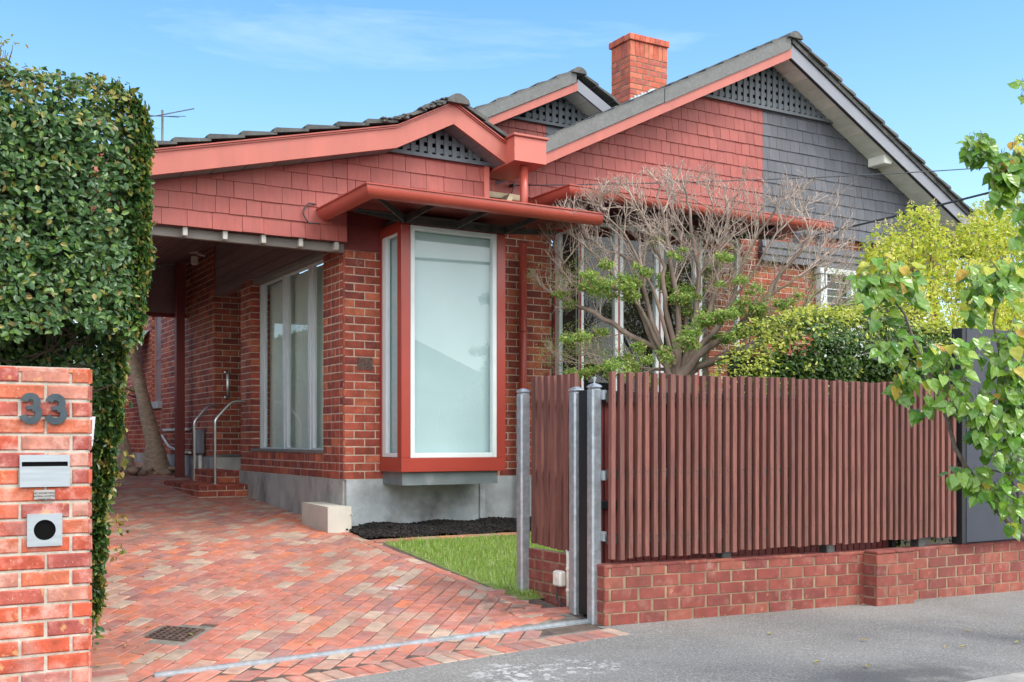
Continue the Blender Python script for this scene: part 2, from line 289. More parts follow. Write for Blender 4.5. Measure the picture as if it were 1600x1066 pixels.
# ------------------------------------------------------------------ brickwork
def brick(mb, O, U, N, a, b, z0, z1, d=.005, c=.006, m=0):
    """one brick on a wall face: O origin, U along the wall, N outward normal; d = how far it stands out of the mortar bed"""
    j = lambda s: R.uniform(-s, s)
    d = d + j(.0018)
    def P(u, z, n): return (O[0]+U[0]*u+N[0]*n, O[1]+U[1]*u+N[1]*n, O[2]+z)
    a += j(.0015); b += j(.0015); z0 += j(.0012); z1 += j(.0012)
    i = len(mb.v)
    for n_, k in ((-.008, 0), (d-c*.8, 0), (d, c)):
        mb.v += [P(a+k+j(.0012), z0+k+j(.001), n_), P(b-k+j(.0012), z0+k+j(.001), n_), P(b-k+j(.0012), z1-k+j(.001), n_), P(a+k+j(.0012), z1-k+j(.001), n_)]
    for r in range(2):
        for k in range(4):
            mb.f.append((i+r*4+k, i+r*4+(k+1)%4, i+r*4+4+(k+1)%4, i+r*4+4+k)); mb.m.append(m)
    mb.f.append((i+8, i+9, i+10, i+11)); mb.m.append(m)
def brickface(mb, O, U, N, length, z0, z1, shift=0., bl=.23, bh=.076, jt=.011, d=.005, e0=0., e1=0., heads=False, c=.006):
    """a face of stretcher bond; e0, e1 push the end bricks out to close corners"""
    pitch = bl+jt; ch = bh+jt
    n = int(round((z1-z0)/ch)); n = max(1, n); ch = (z1-z0)/n
    for r in range(n):
        za = z0+r*ch+jt/2; zb = z0+(r+1)*ch-jt/2
        row = (r % 2)*pitch/2+shift
        if heads and r % 2: p = .11+jt; row = shift
        else: p = pitch
        k = math.floor(-row/p)-1
        while True:
            a = row+k*p; b = a+p-jt; k += 1
            if a > length: break
            aa = max(a, 0 if a > 0 else -e0); bb = min(b, length)
            if a <= 0: aa = -e0
            if b >= length-jt*1.5: bb = length+e1
            if bb-aa < .03: continue
            if b <= 0: continue
            brick(mb, O, U, N, aa, bb, za, zb, d, c)
            if b >= length-jt*1.5: break
def mortar_quad(mb, O, U, N, length, z0, z1, m=1):
    P = lambda u, z: (O[0]+U[0]*u, O[1]+U[1]*u, O[2]+z)
    mb.poly([P(0,z0), P(length,z0), P(length,z1), P(0,z1)], m)
X_, Y_ = (1,0,0), (0,1,0); NX, NY = (-1,0,0), (0,-1,0)
def front_wall(mb, x0, x1, y, z0, z1, **k):        # faces the street (-Y)
    mortar_quad(mb, (x0,y,0), X_, NY, x1-x0, z0, z1); brickface(mb, (x0,y,0), X_, NY, x1-x0, z0, z1, **k)
def left_wall(mb, x, y0, y1, z0, z1, **k):         # faces the drive (-X); u runs from far to near
    mortar_quad(mb, (x,y1,0), (0,-1,0), NX, y1-y0, z0, z1); brickface(mb, (x,y1,0), (0,-1,0), NX, y1-y0, z0, z1, **k)
def right_wall(mb, x, y0, y1, z0, z1, **k):
    mortar_quad(mb, (x,y0,0), (0,1,0), (1,0,0), y1-y0, z0, z1); brickface(mb, (x,y0,0), (0,1,0), (1,0,0), y1-y0, z0, z1, **k)
# ------------------------------------------------------------------ the setting
def sheet(name, xs, ys, dz, m, label=None, kind='structure', hf=G):
    mb = MB(); n = len(xs); 
    for y in ys:
        for x in xs: mb.v.append((x, y, hf(x, y)+dz))
    for j in range(len(ys)-1):
        for i in range(n-1):
            mb.f.append((j*n+i, j*n+i+1, (j+1)*n+i+1, (j+1)*n+i)); mb.m.append(0)
    o = mb.build(name, m, smooth=True); return tag(o, label, None, None, kind)
def fr(a, b, s):
    n = max(1, int(round((b-a)/s))); return [a+(b-a)*i/n for i in range(n+1)]
def Gbase(x, y): return G(x, y)-(.04 if y > 3.8 else .24)
sheet('ground', [-400,-120,-40]+fr(-20,20,1)+[40,120,400], [-400,-120,-40,-12,3.5,3.79,3.81]+fr(4,24,.5)+[40,120,400], 0, M['soil'], hf=Gbase)
sheet('road', fr(-60,70,2), fr(-6.5,3.62,1), -.135, M['road'], hf=lambda x,y: G(x,4)+.02*(3.6-y)*(1 if y > -1.5 else 0)*.4)
mb = MB(); xs = fr(-20,1,.5)+fr(1.1,4.30,.1)+[4.30,4.301]+fr(4.5,30,.4)
yend = lambda x: 6.17 if x > 4.3005 else 5.650+.20*min(1,max(0,(x-1)/3.3))
for i in range(len(xs)-1):
    for k in range(6):
        a, b = xs[i], xs[i+1]; P = [(x, 3.86+(yend(x)-3.86)*s) for x, s in ((a,k/6),(b,k/6),(b,(k+1)/6),(a,(k+1)/6))]
        mb.poly([(x, y, G(x,y)) for x, y in P])
tag(mb.build('footpath', M['asphalt']), kind='structure')
mb = MB()
x = -18.
while x < 28:
    w = R.uniform(.8,1.2); z = G(x+w/2, 3.9)
    mb.cbox(x, x+w-.008, 3.62, 3.86, z-.3, z+.008, .012); x += w
tag(mb.build('kerb', M['kerb']), kind='structure')

# paved drive: bricks laid in running bond at 48 degrees, edged with soldier bricks
def flatbrick(mb, cx, cy, ang, L, W, dz=0., m=0, tilt=.002):
    ca, sa = math.cos(ang), math.sin(ang); i = len(mb.v); rz = [R.uniform(-tilt, tilt) for _ in range(4)]
    for lvl, k in ((-.03, 0), (-.005, 0), (0, .006)):
        for q, (u, v) in enumerate(((-1,-1),(1,-1),(1,1),(-1,1))):
            a = u*(L/2-k)+R.uniform(-.002,.002); b = v*(W/2-k)+R.uniform(-.002,.002)
            xx = cx+a*ca-b*sa; yy = cy+a*sa+b*ca
            mb.v.append((xx, yy, G(xx, yy)+dz+lvl+rz[q]))
    for r in range(2):
        for q in range(4):
            mb.f.append((i+r*4+q, i+r*4+(q+1)%4, i+r*4+4+(q+1)%4, i+r*4+4+q)); mb.m.append(m)
    mb.f.append((i+8,i+9,i+10,i+11)); mb.m.append(m)
def inpoly(x, y, P):
    c = False; j = len(P)-1
    for i in range(len(P)):
        if (P[i][1] > y) != (P[j][1] > y) and x < (P[j][0]-P[i][0])*(y-P[i][1])/(P[j][1]-P[i][1])+P[i][0]: c = not c
        j = i
    return c
DR = [(1.05,5.93),(3.75,5.98),(3.9,6.55),(4.22,6.72),(4.16,8.4),(4.12,10.40),(4.19,10.6),(4.19,16.0),(4.05,24),(-3.5,24),(-3.5,16.5),(.9,14),(.9,9),(1.18,7.95),(1.10,6.9)]
mb = MB(); A = rad(49); ca, sa = math.cos(A), math.sin(A); PL, PW = .230, .119
for r in range(-10, 190):
    off = (r % 2)*PL*.5+R.uniform(-.055,.055)
    for k in range(-60, 110):
        u = k*PL+off+R.uniform(-.004,.004); v = r*PW-4
        cx = 1+u*ca-v*sa; cy = 6+u*sa+v*ca
        if 5.8 < cy < 24.2 and -3.6 < cx < 4.4 and inpoly(cx, cy, DR):
            if 1.3 < cx < 2.0 and 6.8 < cy < 7.5 and abs((cx-1.645)*ca+(cy-7.145)*sa) < .19 and abs(-(cx-1.645)*sa+(cy-7.145)*ca) < .165: continue
            flatbrick(mb, cx, cy, A+R.uniform(-.012,.012), PL-.010, PW-.009, R.uniform(-.002,.002))
n0 = len(mb.f)
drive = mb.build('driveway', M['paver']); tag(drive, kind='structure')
mb = MB()
x = .9                                              # soldier course along the footpath
while x < 4.36:
    t = (x-1)/3.3; y0 = 5.63+.20*t
    flatbrick(mb, x, y0+.115, rad(90)+R.uniform(-.03,.03)+rad(4), .228, .102, .004); x += .113
y = 6.60
while y < 10.3:                                     # stretchers along the lawn
    t = (y-6.5)/3.8; cx = 4.19-.10*t
    flatbrick(mb, cx+R.uniform(-.005,.005), y, rad(91.5), .235, .108, .004); y += .24
x = 4.30
while x < 6.6:                                      # strip between lawn and mulch
    flatbrick(mb, x, 9.84+.02*(x-4.3), rad(1), .235, .108, .006); x += .24
y = 5.6
while y < 8.9:                                      # headers along the hedge
    t = max(0, (y-6.2)/1.7); ex = 1.18+.10*min(1,t)**.7
    flatbrick(mb, ex-.118, y, R.uniform(-.02,.02), .232, .104, .004)
    flatbrick(mb, ex-.358, y+.04, R.uniform(-.02,.02), .232, .104, .004); y += .110
for k in range(9):                                  # loose bricks beside the gate track
    flatbrick(mb, 3.78+.118*(k%3)+.04*(k//3), 6.52+.115*(k//3), rad(20)+R.uniform(-.1,.1), .225, .107, .003)
for k in range(2): flatbrick(mb, 4.05+.24*k, 6.70-.02*k, rad(-8), .235, .108, .012)
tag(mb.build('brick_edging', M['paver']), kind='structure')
sheet('driveway_bed', fr(-3.6,4.40,.4), fr(5.64,24,.4), -.0085, M['sand'])
sheet('concrete_strip', fr(1.15,4.34,.2), fr(6.20,6.46,.13), -.0055, M['slab'])
sheet('concrete_apron', fr(3.3,4.34,.13), fr(5.90,6.195,.1), -.0055, M['slab'])
sheet('concrete_apron', fr(3.5,4.34,.12), fr(6.46,6.64,.09), -.0060, M['slab'])

# lawn and mulch
LW = [(4.26,9.76),(4.27,8.45),(4.33,7.3),(4.36,6.75),(9.4,6.5),(9.4,9.70),(6.6,9.80)]
sheet('lawn_soil', fr(4.25,9.6,.3), fr(7.1,9.8,.3), -.006, M['lawn'])
mb = MB(); n = 0
while n < 30000:
    x = R.uniform(4.24, 6.6) if R.random() < .86 else R.uniform(6.6, 9.4); y = R.uniform(6.6, 9.79)
    e = .03*math.sin(y*23)+.03*math.sin(y*51)
    if x < 4.285+e*.5+.1*max(0,(8-y)/2)+(R.random()**3)*.05 or (y < 7.12+.05*math.sin(x*40) and x < 4.75): continue
    z = G(x, y); h = R.uniform(.022,.05); a = R.uniform(0,6.28); w = R.uniform(.0025,.0045); l = R.uniform(.2,1.0)*h
    mb.poly([(x-w*math.cos(a), y-w*math.sin(a), z-.004), (x+w*math.cos(a), y+w*math.sin(a), z-.004), (x+l*math.sin(a), y-l*math.cos(a), z+h)]); n += 1
tag(mb.build('grass', M['blade']), 'short bright green lawn between the brick drive and the fence', kind='stuff')
mb = MB(); xs = fr(4.16,7.2,.08)
for i in range(len(xs)-1):
    for y0, y1 in ((9.93,10.12),(10.12,10.35),(10.35,10.60)):
        hz = lambda x, y: G(x,y)+.012+.03*math.sin(min(1,(y-9.9)/.5)*1.5)*min(1,(x-4.12)/.3)+.012*math.sin(x*9+y*7)
        mb.poly([(xs[i],y0,hz(xs[i],y0)),(xs[i+1],y0,hz(xs[i+1],y0)),(xs[i+1],y1,hz(xs[i+1],y1)),(xs[i],y1,hz(xs[i],y1))])
for _ in range(3800):
    x = R.uniform(4.14,6.9); y = R.uniform(9.92,10.58); z = hz(x,y)
    a = R.uniform(0,3.14); l = R.uniform(.012,.035); w = R.uniform(.005,.012); t = R.uniform(-.5,.5)
    c, s = math.cos(a), math.sin(a)
    mb.hexa([(x-c*l+s*w,y-s*l-c*w,z-t*l),(x+c*l+s*w,y+s*l-c*w,z+t*l),(x+c*l-s*w,y+s*l+c*w,z+t*l),(x-c*l-s*w,y-s*l+c*w,z-t*l),
             (x-c*l+s*w,y-s*l-c*w,z-t*l+.01),(x+c*l+s*w,y+s*l-c*w,z+t*l+.01),(x+c*l-s*w,y+s*l+c*w,z+t*l+.01),(x-c*l-s*w,y-s*l+c*w,z-t*l+.01)])
tag(mb.build('mulch', M['mulch']), 'black bark mulch along the concrete base of the house', kind='stuff')

# ------------------------------------------------------------------ the house
house = thing('house', (4.2,10.6,.36), 'red brick bungalow with shingled gables, box windows and a half grey, half red gable', 'house')
BM = [M['brick'], M['mortar']]
# brick walls -------------------------------------------------------
mb = MB()
front_wall(mb, 4.17, 5.85, 10.6, .885, 3.30, e0=.009)
left_wall(mb, 4.17, 10.6, 11.2, .885, 3.42, heads=True, e1=.009)
mb.box(4.19, 5.83, 10.612, 11.1, .86, 3.29, 1)
mb.build('front_pier', BM, house)
mb = MB()                                           # wall below and beside the side window
front_wall(mb, 4.19, 4.34, 13.93, .885, 3.42, heads=True, e0=.009)
left_wall(mb, 4.19, 13.93, 14.42, .885, 3.42, heads=True, e1=.009)
left_wall(mb, 4.19, 11.2, 13.93, .885, 1.057, heads=True)
mb.box(4.195, 4.34, 11.2, 13.94, .87, 1.055, 1)
mortar_quad(mb, (4.19,13.93,0), (0,-1,0), NX, 2.73, 1.057, 1.150)
k = 0
while k*.086 < 2.70:                                # bricks on edge below the sill
    brick(mb, (4.19,13.93,0), (0,-1,0), NX, k*.086+.005, k*.086+.081, 1.062, 1.148); k += 1
mb.poly([(4.18,11.2,1.152),(4.36,11.2,1.152),(4.36,13.93,1.152),(4.18,13.93,1.152)], 1)
mb.build('side_pier', BM, house)
mb = MB()                                           # wall round the porch and down the side
left_wall(mb, 4.2, 15.8, 19.3, 1.06, 4.20, heads=True, e1=.009)
front_wall(mb, 4.2, 5.6, 15.8, 1.06, 3.5, e0=.009)
front_wall(mb, 4.2, 4.40, 15.8, 3.5, 4.16, e0=.009, heads=True)
left_wall(mb, 4.2, 20.05, 24, 1.06, 4.20, heads=True)
left_wall(mb, 4.2, 19.3, 20.05, 1.06, 1.98, heads=True)
left_wall(mb, 4.2, 19.3, 20.05, 3.55, 4.20, heads=True)
front_wall(mb, 4.2, 4.32, 20.05, 1.98, 3.55, heads=True)
mb.box(4.32, 5.5, 15.82, 24, 1.0, 4.15, 1)
mb.build('side_wall', BM, house)
mb = MB()
front_wall(mb, 5.85, 7.13, 11.2, .87, 4.26, shift=.06)
front_wall(mb, 9.65, 14.35, 11.2, .87, 4.26)
right_wall(mb, 5.85, 10.6, 11.2, .885, 3.3)
mb.box(9.66, 14.34, 11.212, 11.5, .8, 4.25, 1); mb.box(5.86, 7.12, 11.212, 11.4, .8, 4.25, 1)
mb.build('gable_base_wall', BM, house)
# rendered concrete base ---------------------------------------------
mb = MB()
def slab_to_ground(x0, x1, y0, y1, ztop, m=0):
    mb.hexa([(x0,y0,G(x0,y0)-.1),(x1,y0,G(x1,y0)-.1),(x1,y1,G(x1,y1)-.1),(x0,y1,G(x0,y1)-.1),(x0,y0,ztop),(x1,y0,ztop),(x1,y1,ztop),(x0,y1,ztop)], m)
slab_to_ground(4.19, 5.76, 10.574, 11.0, .885)
slab_to_ground(5.785, 5.85, 10.577, 11.0, .885)
slab_to_ground(5.852, 14.3, 11.172, 11.5, .87)
mb.poly([(5.76,10.60,.2),(5.785,10.60,.2),(5.785,10.60,.88),(5.76,10.60,.88)])
mb.hexa([(5.757,10.568,.28),(5.80,10.568,.28),(5.80,10.60,.28),(5.757,10.60,.28),(5.765,10.568,.40),(5.79,10.568,.42),(5.79,10.60,.42),(5.765,10.60,.40)], 2)
slab_to_ground(4.165, 4.188, 10.62, 14.42, .884, 1)
slab_to_ground(4.170, 4.60, 15.775, 24, 1.055, 1)
slab_to_ground(4.60, 5.5, 15.775, 16, 1.055, 1)
mb.build('concrete_base', [M['concrete'], M['concrete2'], M['brick']], house)
mb = MB(); mb.cbox(4.2, 5.5, 15.76, 15.80, 1.055, 1.095, .006); mb.build('door_threshold', M['steel'], house)
mb = MB()                                           # entry steps
def step(x0, x1, y0, y1, zt):
    z0 = G(x0, y0)-.05 if zt < .8 else zt-.19
    front_wall(mb, x0, x1, y0, zt-.172 if zt > .8 else G(x0,y0)+.01, zt-.001, e0=.009)
    left_wall(mb, x0, y0, y1, zt-.172 if zt > .8 else G(x0,y0)+.01, zt-.001, heads=True, e1=.009)
    mb.box(x0+.002, x1, y0+.002, y1, z0, zt-.012, 1)
    k = 0
    y = y0
    while y < y1-.05:
        x = x0-.009
        while x < x1-.02:
            xe = min(x1, x+.235); a0, a1, b0, b1 = x, xe-.006, y-.009*(k==0), y+.105
            i = len(mb.v); t = R.uniform(-.002,.002)
            mb.v += [(a0,b0,zt-.02),(a1,b0,zt-.02),(a1,b1,zt-.02),(a0,b1,zt-.02),(a0+.005,b0+.005,zt+t),(a1-.005,b0+.005,zt+t),(a1-.005,b1-.005,zt+t),(a0+.005,b1-.005,zt+t)]
            for f in ((4,5,6,7),(0,1,5,4),(1,2,6,5),(2,3,7,6),(3,0,4,7)): mb.f.append(tuple(i+q for q in f)); mb.m.append(0)
            x = xe
        y += .112; k += 1
step(3.52, 4.16, 14.0, 15.95, .722); step(3.87, 4.19, 14.42, 15.70, .89)
mb.build('entry_steps', BM, house)
# shingles -----------------------------------------------------------
def shingles(mb, x0, x1, y, zlow, ztop_f, exposure=.163, wmin=.09, wmax=.20, split=None, m=0):
    z = zlow; r = 0
    while True:
        if all(ztop_f(x0+(x1-x0)*t/24.) <= z+.01 for t in range(25)): break
        x = x0+ (0 if r % 2 else -.04)
        x = x0
        while x < x1-.01:
            w = R.uniform(wmin, wmax)
            if x == x0: w *= R.uniform(.4,1)
            xe = min(x1, x+w)
            if x1-xe < .05: xe = x1
            if split and x < split < xe: xe = split
            mm = m if not split or (x+xe)/2 < split else m+1
            za, zb = min(z+exposure+.012, ztop_f(x)), min(z+exposure+.012, ztop_f(xe))
            if za > z+.005 or zb > z+.005:
                za, zb = max(za, z+.004), max(zb, z+.004)
                o = .017+R.uniform(-.003,.003); g = R.uniform(.0015,.003); dz = R.uniform(-.003,.003)
                mb.hexa([(x+g,y-o,z+dz),(xe-g,y-o,z+dz),(xe-g,y+.004,z+dz),(x+g,y+.004,z+dz),
                         (x+g,y-.003,za),(xe-g,y-.003,zb),(xe-g,y+.004,zb),(x+g,y+.004,za)], mm)
            x = xe
        z += exposure; r += 1
# front (drive) gable: barge at 10.2, wall at 10.45
def f1(x):                                           # underside of the first gable's roof
    if x > 5.24: return 4.665-.525*(x-5.24)
    if x > 4.575: return 4.665-.52*(5.24-x)
    return 4.319-.240*(4.575-x)
mb = MB()
shingles(mb, .9, 4.144, 10.45, 3.348, lambda x: min(f1(x), 4.345), wmin=.13, wmax=.30)
shingles(mb, 4.146, 5.76, 10.45, 3.674, lambda x: min(f1(x), 4.345), wmin=.13, wmax=.30)
mb.prism_y([(.9,3.35),(4.14,3.35),(4.14,3.68),(5.76,3.68),(5.76,4.34),(4.66,4.34),(4.55,4.30),(.9,3.43)], 10.456, 10.5, 1)
mb.build('front_gable_shingles', [M['shingle'], M['dkred']], house)
mb = MB(); mb.box(5.752, 5.815, 10.418, 10.5, 3.60, 4.352); mb.build('corner_board', M['red'], house)
mb = MB()                                            # maroon boards over the pier
for k in range(9): mb.hexa([(4.15,10.575,3.30+k*.12),(5.85,10.575,3.30+k*.12),(5.85,10.62,3.30+k*.12),(4.15,10.62,3.30+k*.12),(4.15,10.592,3.422+k*.12),(5.85,10.592,3.422+k*.12),(5.85,10.62,3.422+k*.12),(4.15,10.62,3.422+k*.12)])
mb.build('maroon_boards', M['dkred'], house)
def lattice(name, x0, x1, y, z0, ztop, pitch=.105, w=.058):
    mb = MB(); x = x0
    while x < x1:
        za, zb = ztop(x), ztop(min(x1,x+w))
        if min(za, zb) > z0+.02:
            mb.hexa([(x,y-.012,z0),(x+w,y-.012,z0),(x+w,y,z0),(x,y,z0),(x,y-.012,za),(x+w,y-.012,zb),(x+w,y,zb),(x,y,za)])
        x += pitch
    z = z0+.03
    while z < max(ztop(x0+(x1-x0)*t/30) for t in range(31))-.02:
        xs = [x0+(x1-x0)*t/200 for t in range(201) if ztop(x0+(x1-x0)*t/200) > z+w*.6]
        if len(xs) > 1: mb.box(xs[0], xs[-1], y+.0005, y+.011, z, z+w)
        z += pitch
    n = 40; P = [(x0+(x1-x0)*t/n, max(z0+.001, ztop(x0+(x1-x0)*t/n))) for t in range(n+1)]
    mb.prism_y([(x0,z0-.01),(x1,z0-.01)]+P[::-1], y+.13, y+.15, 1)
    mb.box(x0-.02, x1+.02, y-.022, y+.03, z0-.035, z0+.004)
    return mb.build(name, [M['lattice'], M['black']], house)
lattice('lattice_vent', 4.56, 5.83, 10.42, 4.375, f1, .0985, .052)
def barge(x0, x1, f, h, y, m, name, th=.035, h1=None):
    mb = MB(); h1 = h if h1 is None else h1
    mb.prism_y([(x0,f(x0)),(x1,f(x1)),(x1,f(x1)+h1),(x0,f(x0)+h)], y-th, y)
    mb.build(name, m, house)
barge(5.24, 5.90, f1, .213, 10.2, M['fasc'], 'bargeboard')
barge(4.575, 5.24, f1, .213, 10.2, M['fasc'], 'bargeboard')
barge(.9, 4.575, f1, .20, 10.2, M['fasc'], 'bargeboard', h1=.213)
mb = MB()                                            # metal trim over the barge
for a, b in ((.9,4.575),(4.575,5.24),(5.24,5.90)):
    for o, y0 in ((.205,10.150),(.222,10.135)): mb.prism_y([(a,f1(a)+o),(b,f1(b)+o),(b,f1(b)+o+.013),(a,f1(a)+o+.013)], y0, 10.22)
mb.build('barge_trim', M['gutter'], house)
def soffit(x0, x1, f, y0, y1, m, bw=.13, name='soffit', dz=.004):
    mb = MB(); n = max(1, int(round(abs(x1-x0)/bw)))
    for k in range(n):
        a = x0+(x1-x0)*k/n; b = x0+(x1-x0)*(k+1)/n; g = (b-a)*.018
        mb.prism_y([(a+g,f(a+g)+dz),(b-g,f(b-g)+dz),(b-g,f(b-g)+dz+.012),(a+g,f(a+g)+dz+.012)], y0, y1)
    mb.prism_y([(x0,f(x0)+dz+.016),(x1,f(x1)+dz+.016),(x1,f(x1)+dz+.03),(x0,f(x0)+dz+.03)], y0, y1)
    mb.build(name, m, house)
soffit(5.245, 5.90, f1, 10.2, 10.46, M['soffit'], .17)
soffit(.9, 4.57, f1, 10.2, 10.455, M['soffit'], .3)
soffit(4.58, 5.238, f1, 10.2, 10.46, M['soffit'], .17)
# main (party) gable: barge at 10.75, wall at 11.13
AX = 10.703
def f2(x): return 6.519-(.4957*(AX-x) if x < AX else .527*(x-AX))
mb = MB()
shingles(mb, 5.80, 14.9, 11.13, 4.245, lambda x: min(f2(x)-.002 if x > 6.7 else max(f2(x), 4.64), 5.915), split=10.56)
n = 60
mb.prism_y([(5.8,4.27),(14.9,4.27)]+[(5.8+9.1*(n-t)/n, max(4.272, min(f2(5.8+9.1*(n-t)/n)-.01, 5.905))) for t in range(n+1)], 11.135, 11.19, 2)
mb.build('party_gable_shingles', [M['shingle'], M['shingle2'], M['black']], house)
lattice('lattice_vent', 9.20, 12.05, 11.09, 5.93, f2, .108, .060)
barge(6.3, AX, f2, .127, 10.75, M['fasc'], 'bargeboard')
barge(AX, 15.2, f2, .185, 10.75, M['greyp'], 'bargeboard')
soffit(6.3, AX, f2, 10.75, 11.13, M['soffit'], .16)
soffit(AX, 15.2, f2, 10.752, 11.13, M['soffit2'], .19)
mb = MB(); mb.prism_y([(AX,f2(AX)-.012),(15.2,f2(15.2)-.012),(15.2,f2(15.2)+.004),(AX,f2(AX)+.004)], 10.735, 10.762); mb.build('barge_bead', M['blackm'], house)
mb = MB(); mb.cbox(12.66, 12.82, 10.80, 11.12, f2(12.74)-.085, f2(12.74)+.05, .01); mb.build('soffit_bracket', M['soffit2'], house)
# back gable, behind: barge at 12.4
AX3, AZ3 = 8.30, 6.14
def f3(x): return AZ3-(.50*(AX3-x) if x < AX3 else .53*(x-AX3))
mb = MB(); shingles(mb, 6.4, 9.6, 12.75, 4.95, lambda x: min(f3(x), 5.74), split=8.02)
mb.prism_y([(6.4,4.9),(9.6,4.9),(9.6,f3(9.6)),(9.0,5.73),(7.5,5.73),(6.4,f3(6.4))], 12.756, 12.8, 2)
mb.build('back_gable_shingles', [M['shingle'], M['shingle2'], M['black']], house)
lattice('lattice_vent', 7.45, 9.1, 12.71, 5.75, f3, .108, .06)
barge(6.2, AX3, f3, .115, 12.4, M['fasc'], 'bargeboard')
barge(AX3, 9.9, f3, .16, 12.4, M['greyp'], 'bargeboard')
soffit(6.2, AX3, f3, 12.4, 12.75, M['soffit'], .16); soffit(AX3, 9.9, f3, 12.402, 12.75, M['soffit2'], .19)
# roofs --------------------------------------------------------------
def tiles(mb, xh, zh, xl, zl, y0, y1, ex=.33, th=.040, j=.02):
    L = math.hypot(xh-xl, zh-zl); n = int(round(L/ex)); ux, uz = (xl-xh)/L, (zl-zh)/L; nx, nz = -uz*(1 if xl > xh else -1), abs(ux)
    nx = abs(uz)*(1 if xl > xh else -1)
    for k in range(n):
        a, b = L*k/n, L*(k+1)/n+.03
        P = lambda s, h: (xh+ux*s+nx*h, zh+uz*s+nz*h)
        y = y0+R.uniform(-j, j*.4)
        mb.prism_y([P(a,0), P(b,th*.5), P(b,th*1.25), P(b-.03,th*1.5), P(a,th*.55)], y, y1)
def ridge(mb, x, z, y0, y1, r=.12):
    y = y0
    while y < y1:
        pts = [(x+r*1.3*c, z-.05+r*s_) for c, s_ in ((1,-.15),(.86,.30),(.45,.66),(.12,.80),(-.12,.80),(-.45,.66),(-.86,.30),(-1,-.15))]
        mb.prism_y(pts, y, min(y1,y+.41)); y += .40
        r = r*R.uniform(.985,1.015)
mb = MB()
Z1 = lambda x: f1(x)+.25
tiles(mb, 5.24, Z1(5.24), 5.95, Z1(5.95), 10.12, 13, th=.042); tiles(mb, 5.24, Z1(5.24), 4.575, Z1(4.575), 10.12, 17.4, th=.045)
tiles(mb, 4.575, Z1(4.575), .75, Z1(.75), 10.12, 17.4, th=.045)
mb.prism_y([(.75,Z1(.75)-.05),(4.575,Z1(4.575)-.05),(5.24,Z1(5.24)-.05),(5.93,Z1(5.93)-.05),(5.93,Z1(5.93)-.09),(5.24,Z1(5.24)-.09),(4.575,Z1(4.575)-.09),(.75,Z1(.75)-.09)], 10.19, 17.3)
for k in range(26):                                  # lumps of bedding mortar along the verge
    x = R.uniform(4.4,5.15); z = Z1(x)+R.uniform(.01,.06); r = R.uniform(.010,.022)
    mb.cbox(x-r*1.8, x+r*1.8, 10.085, 10.17, z-r*.6, z+r*.6, r*.25)
roof1 = mb.build('front_roof', M['tile'], house)
mb = MB(); ridge(mb, 5.26, Z1(5.24)+.02, 10.08, 16, .105); mb.build('ridge_capping', M['tile'], roof1)
mb = MB(); Z2 = lambda x: f2(x)+.27
tiles(mb, AX, Z2(AX)+.02, 6.35, Z2(6.35), 10.74, 12.3); tiles(mb, AX, Z2(AX)+.02, 9.35, Z2(9.35), 12.3, 20); tiles(mb, AX, Z2(AX), 15.35, Z2(15.35)-.03, 10.66, 20)
mb.prism_y([(AX,f2(AX)+.20),(15.3,f2(15.3)+.185),(15.3,f2(15.3)+.25),(AX,f2(AX)+.26)], 10.69, 10.78)
roof2 = mb.build('party_roof', M['tile'], house)
mb = MB(); ridge(mb, AX+.02, Z2(AX)+.05, 10.64, 20, .098); mb.build('ridge_capping', M['tile'], roof2)
def verge(x0, x1, f, lo, h, y, parent, L=1.9):
    mb = MB(); n = max(1, int(round((x1-x0)/L)))
    for k in range(n):
        a = x0+(x1-x0)*k/n; b = x0+(x1-x0)*(k+1)/n-.013; dz = R.uniform(-.003,.003)
        mb.prism_y([(a,f(a)+lo+dz),(b,f(b)+lo+dz),(b,f(b)+lo+h+dz),(a,f(a)+lo+h+dz)], y, y+.06)
        mb.prism_y([(a,f(a)+lo+h+dz+.0005),(b,f(b)+lo+h+dz+.0005),(b,f(b)+lo+h+dz+.012),(a,f(a)+lo+h+dz+.012)], y-.004, y+.34)
    mb.build('verge_capping', M['verge'], parent)
verge(6.32, AX-.02, f2, .130, .172, 10.69, roof2)
mb = MB(); Z3 = lambda x: f3(x)+.26
tiles(mb, AX3, Z3(AX3), 6.1, Z3(6.1), 12.36, 20); tiles(mb, AX3, Z3(AX3), 10.1, Z3(10.1), 12.34, 20)
roof3 = mb.build('back_roof', M['tile'], house)
mb = MB(); ridge(mb, AX3, Z3(AX3)+.03, 12.3, 20, .09); mb.build('ridge_capping', M['tile'], roof3)
verge(6.15, AX3-.02, f3, .118, .16, 12.34, roof3)
# chimney ------------------------------------------------------------
mb = MB(); cx0, cx1, cy0, cy1 = 10.20, 10.93, 13.7, 14.2; cz = 7.39
front_wall(mb, cx0, cx1, cy0, 5.99, cz, e0=.008, e1=.008); left_wall(mb, cx0, cy0, cy1, 5.99, cz, e0=.008, e1=.008, heads=True)
right_wall(mb, cx1, cy0, cy1, 5.99, cz, heads=True)
mb.box(cx0+.002, cx1-.002, cy0+.002, cy1-.002, 5.5, 7.66, 1)
for O, U, N, L in (((cx0,cy0,0),X_,NY,cx1-cx0),((cx0,cy1,0),(0,-1,0),NX,cy1-cy0),((cx1,cy0,0),(0,1,0),(1,0,0),cy1-cy0)):
    n = int(round(L/.088))
    for k in range(n): brick(mb, O, U, N, L*k/n+.004-(.008 if k==0 else 0), L*(k+1)/n-.006+(.014 if k==n-1 else 0), cz+.006, 7.63)
chim = mb.build('chimney', [M['cbrick'], M['cmortar']], house)
mb = MB()
for x in fr(cx0-.035, cx1+.035, .10)[:-1]: mb.cbox(x, x+.093, cy0-.04, cy0+.10, 7.635, 7.735, .008)
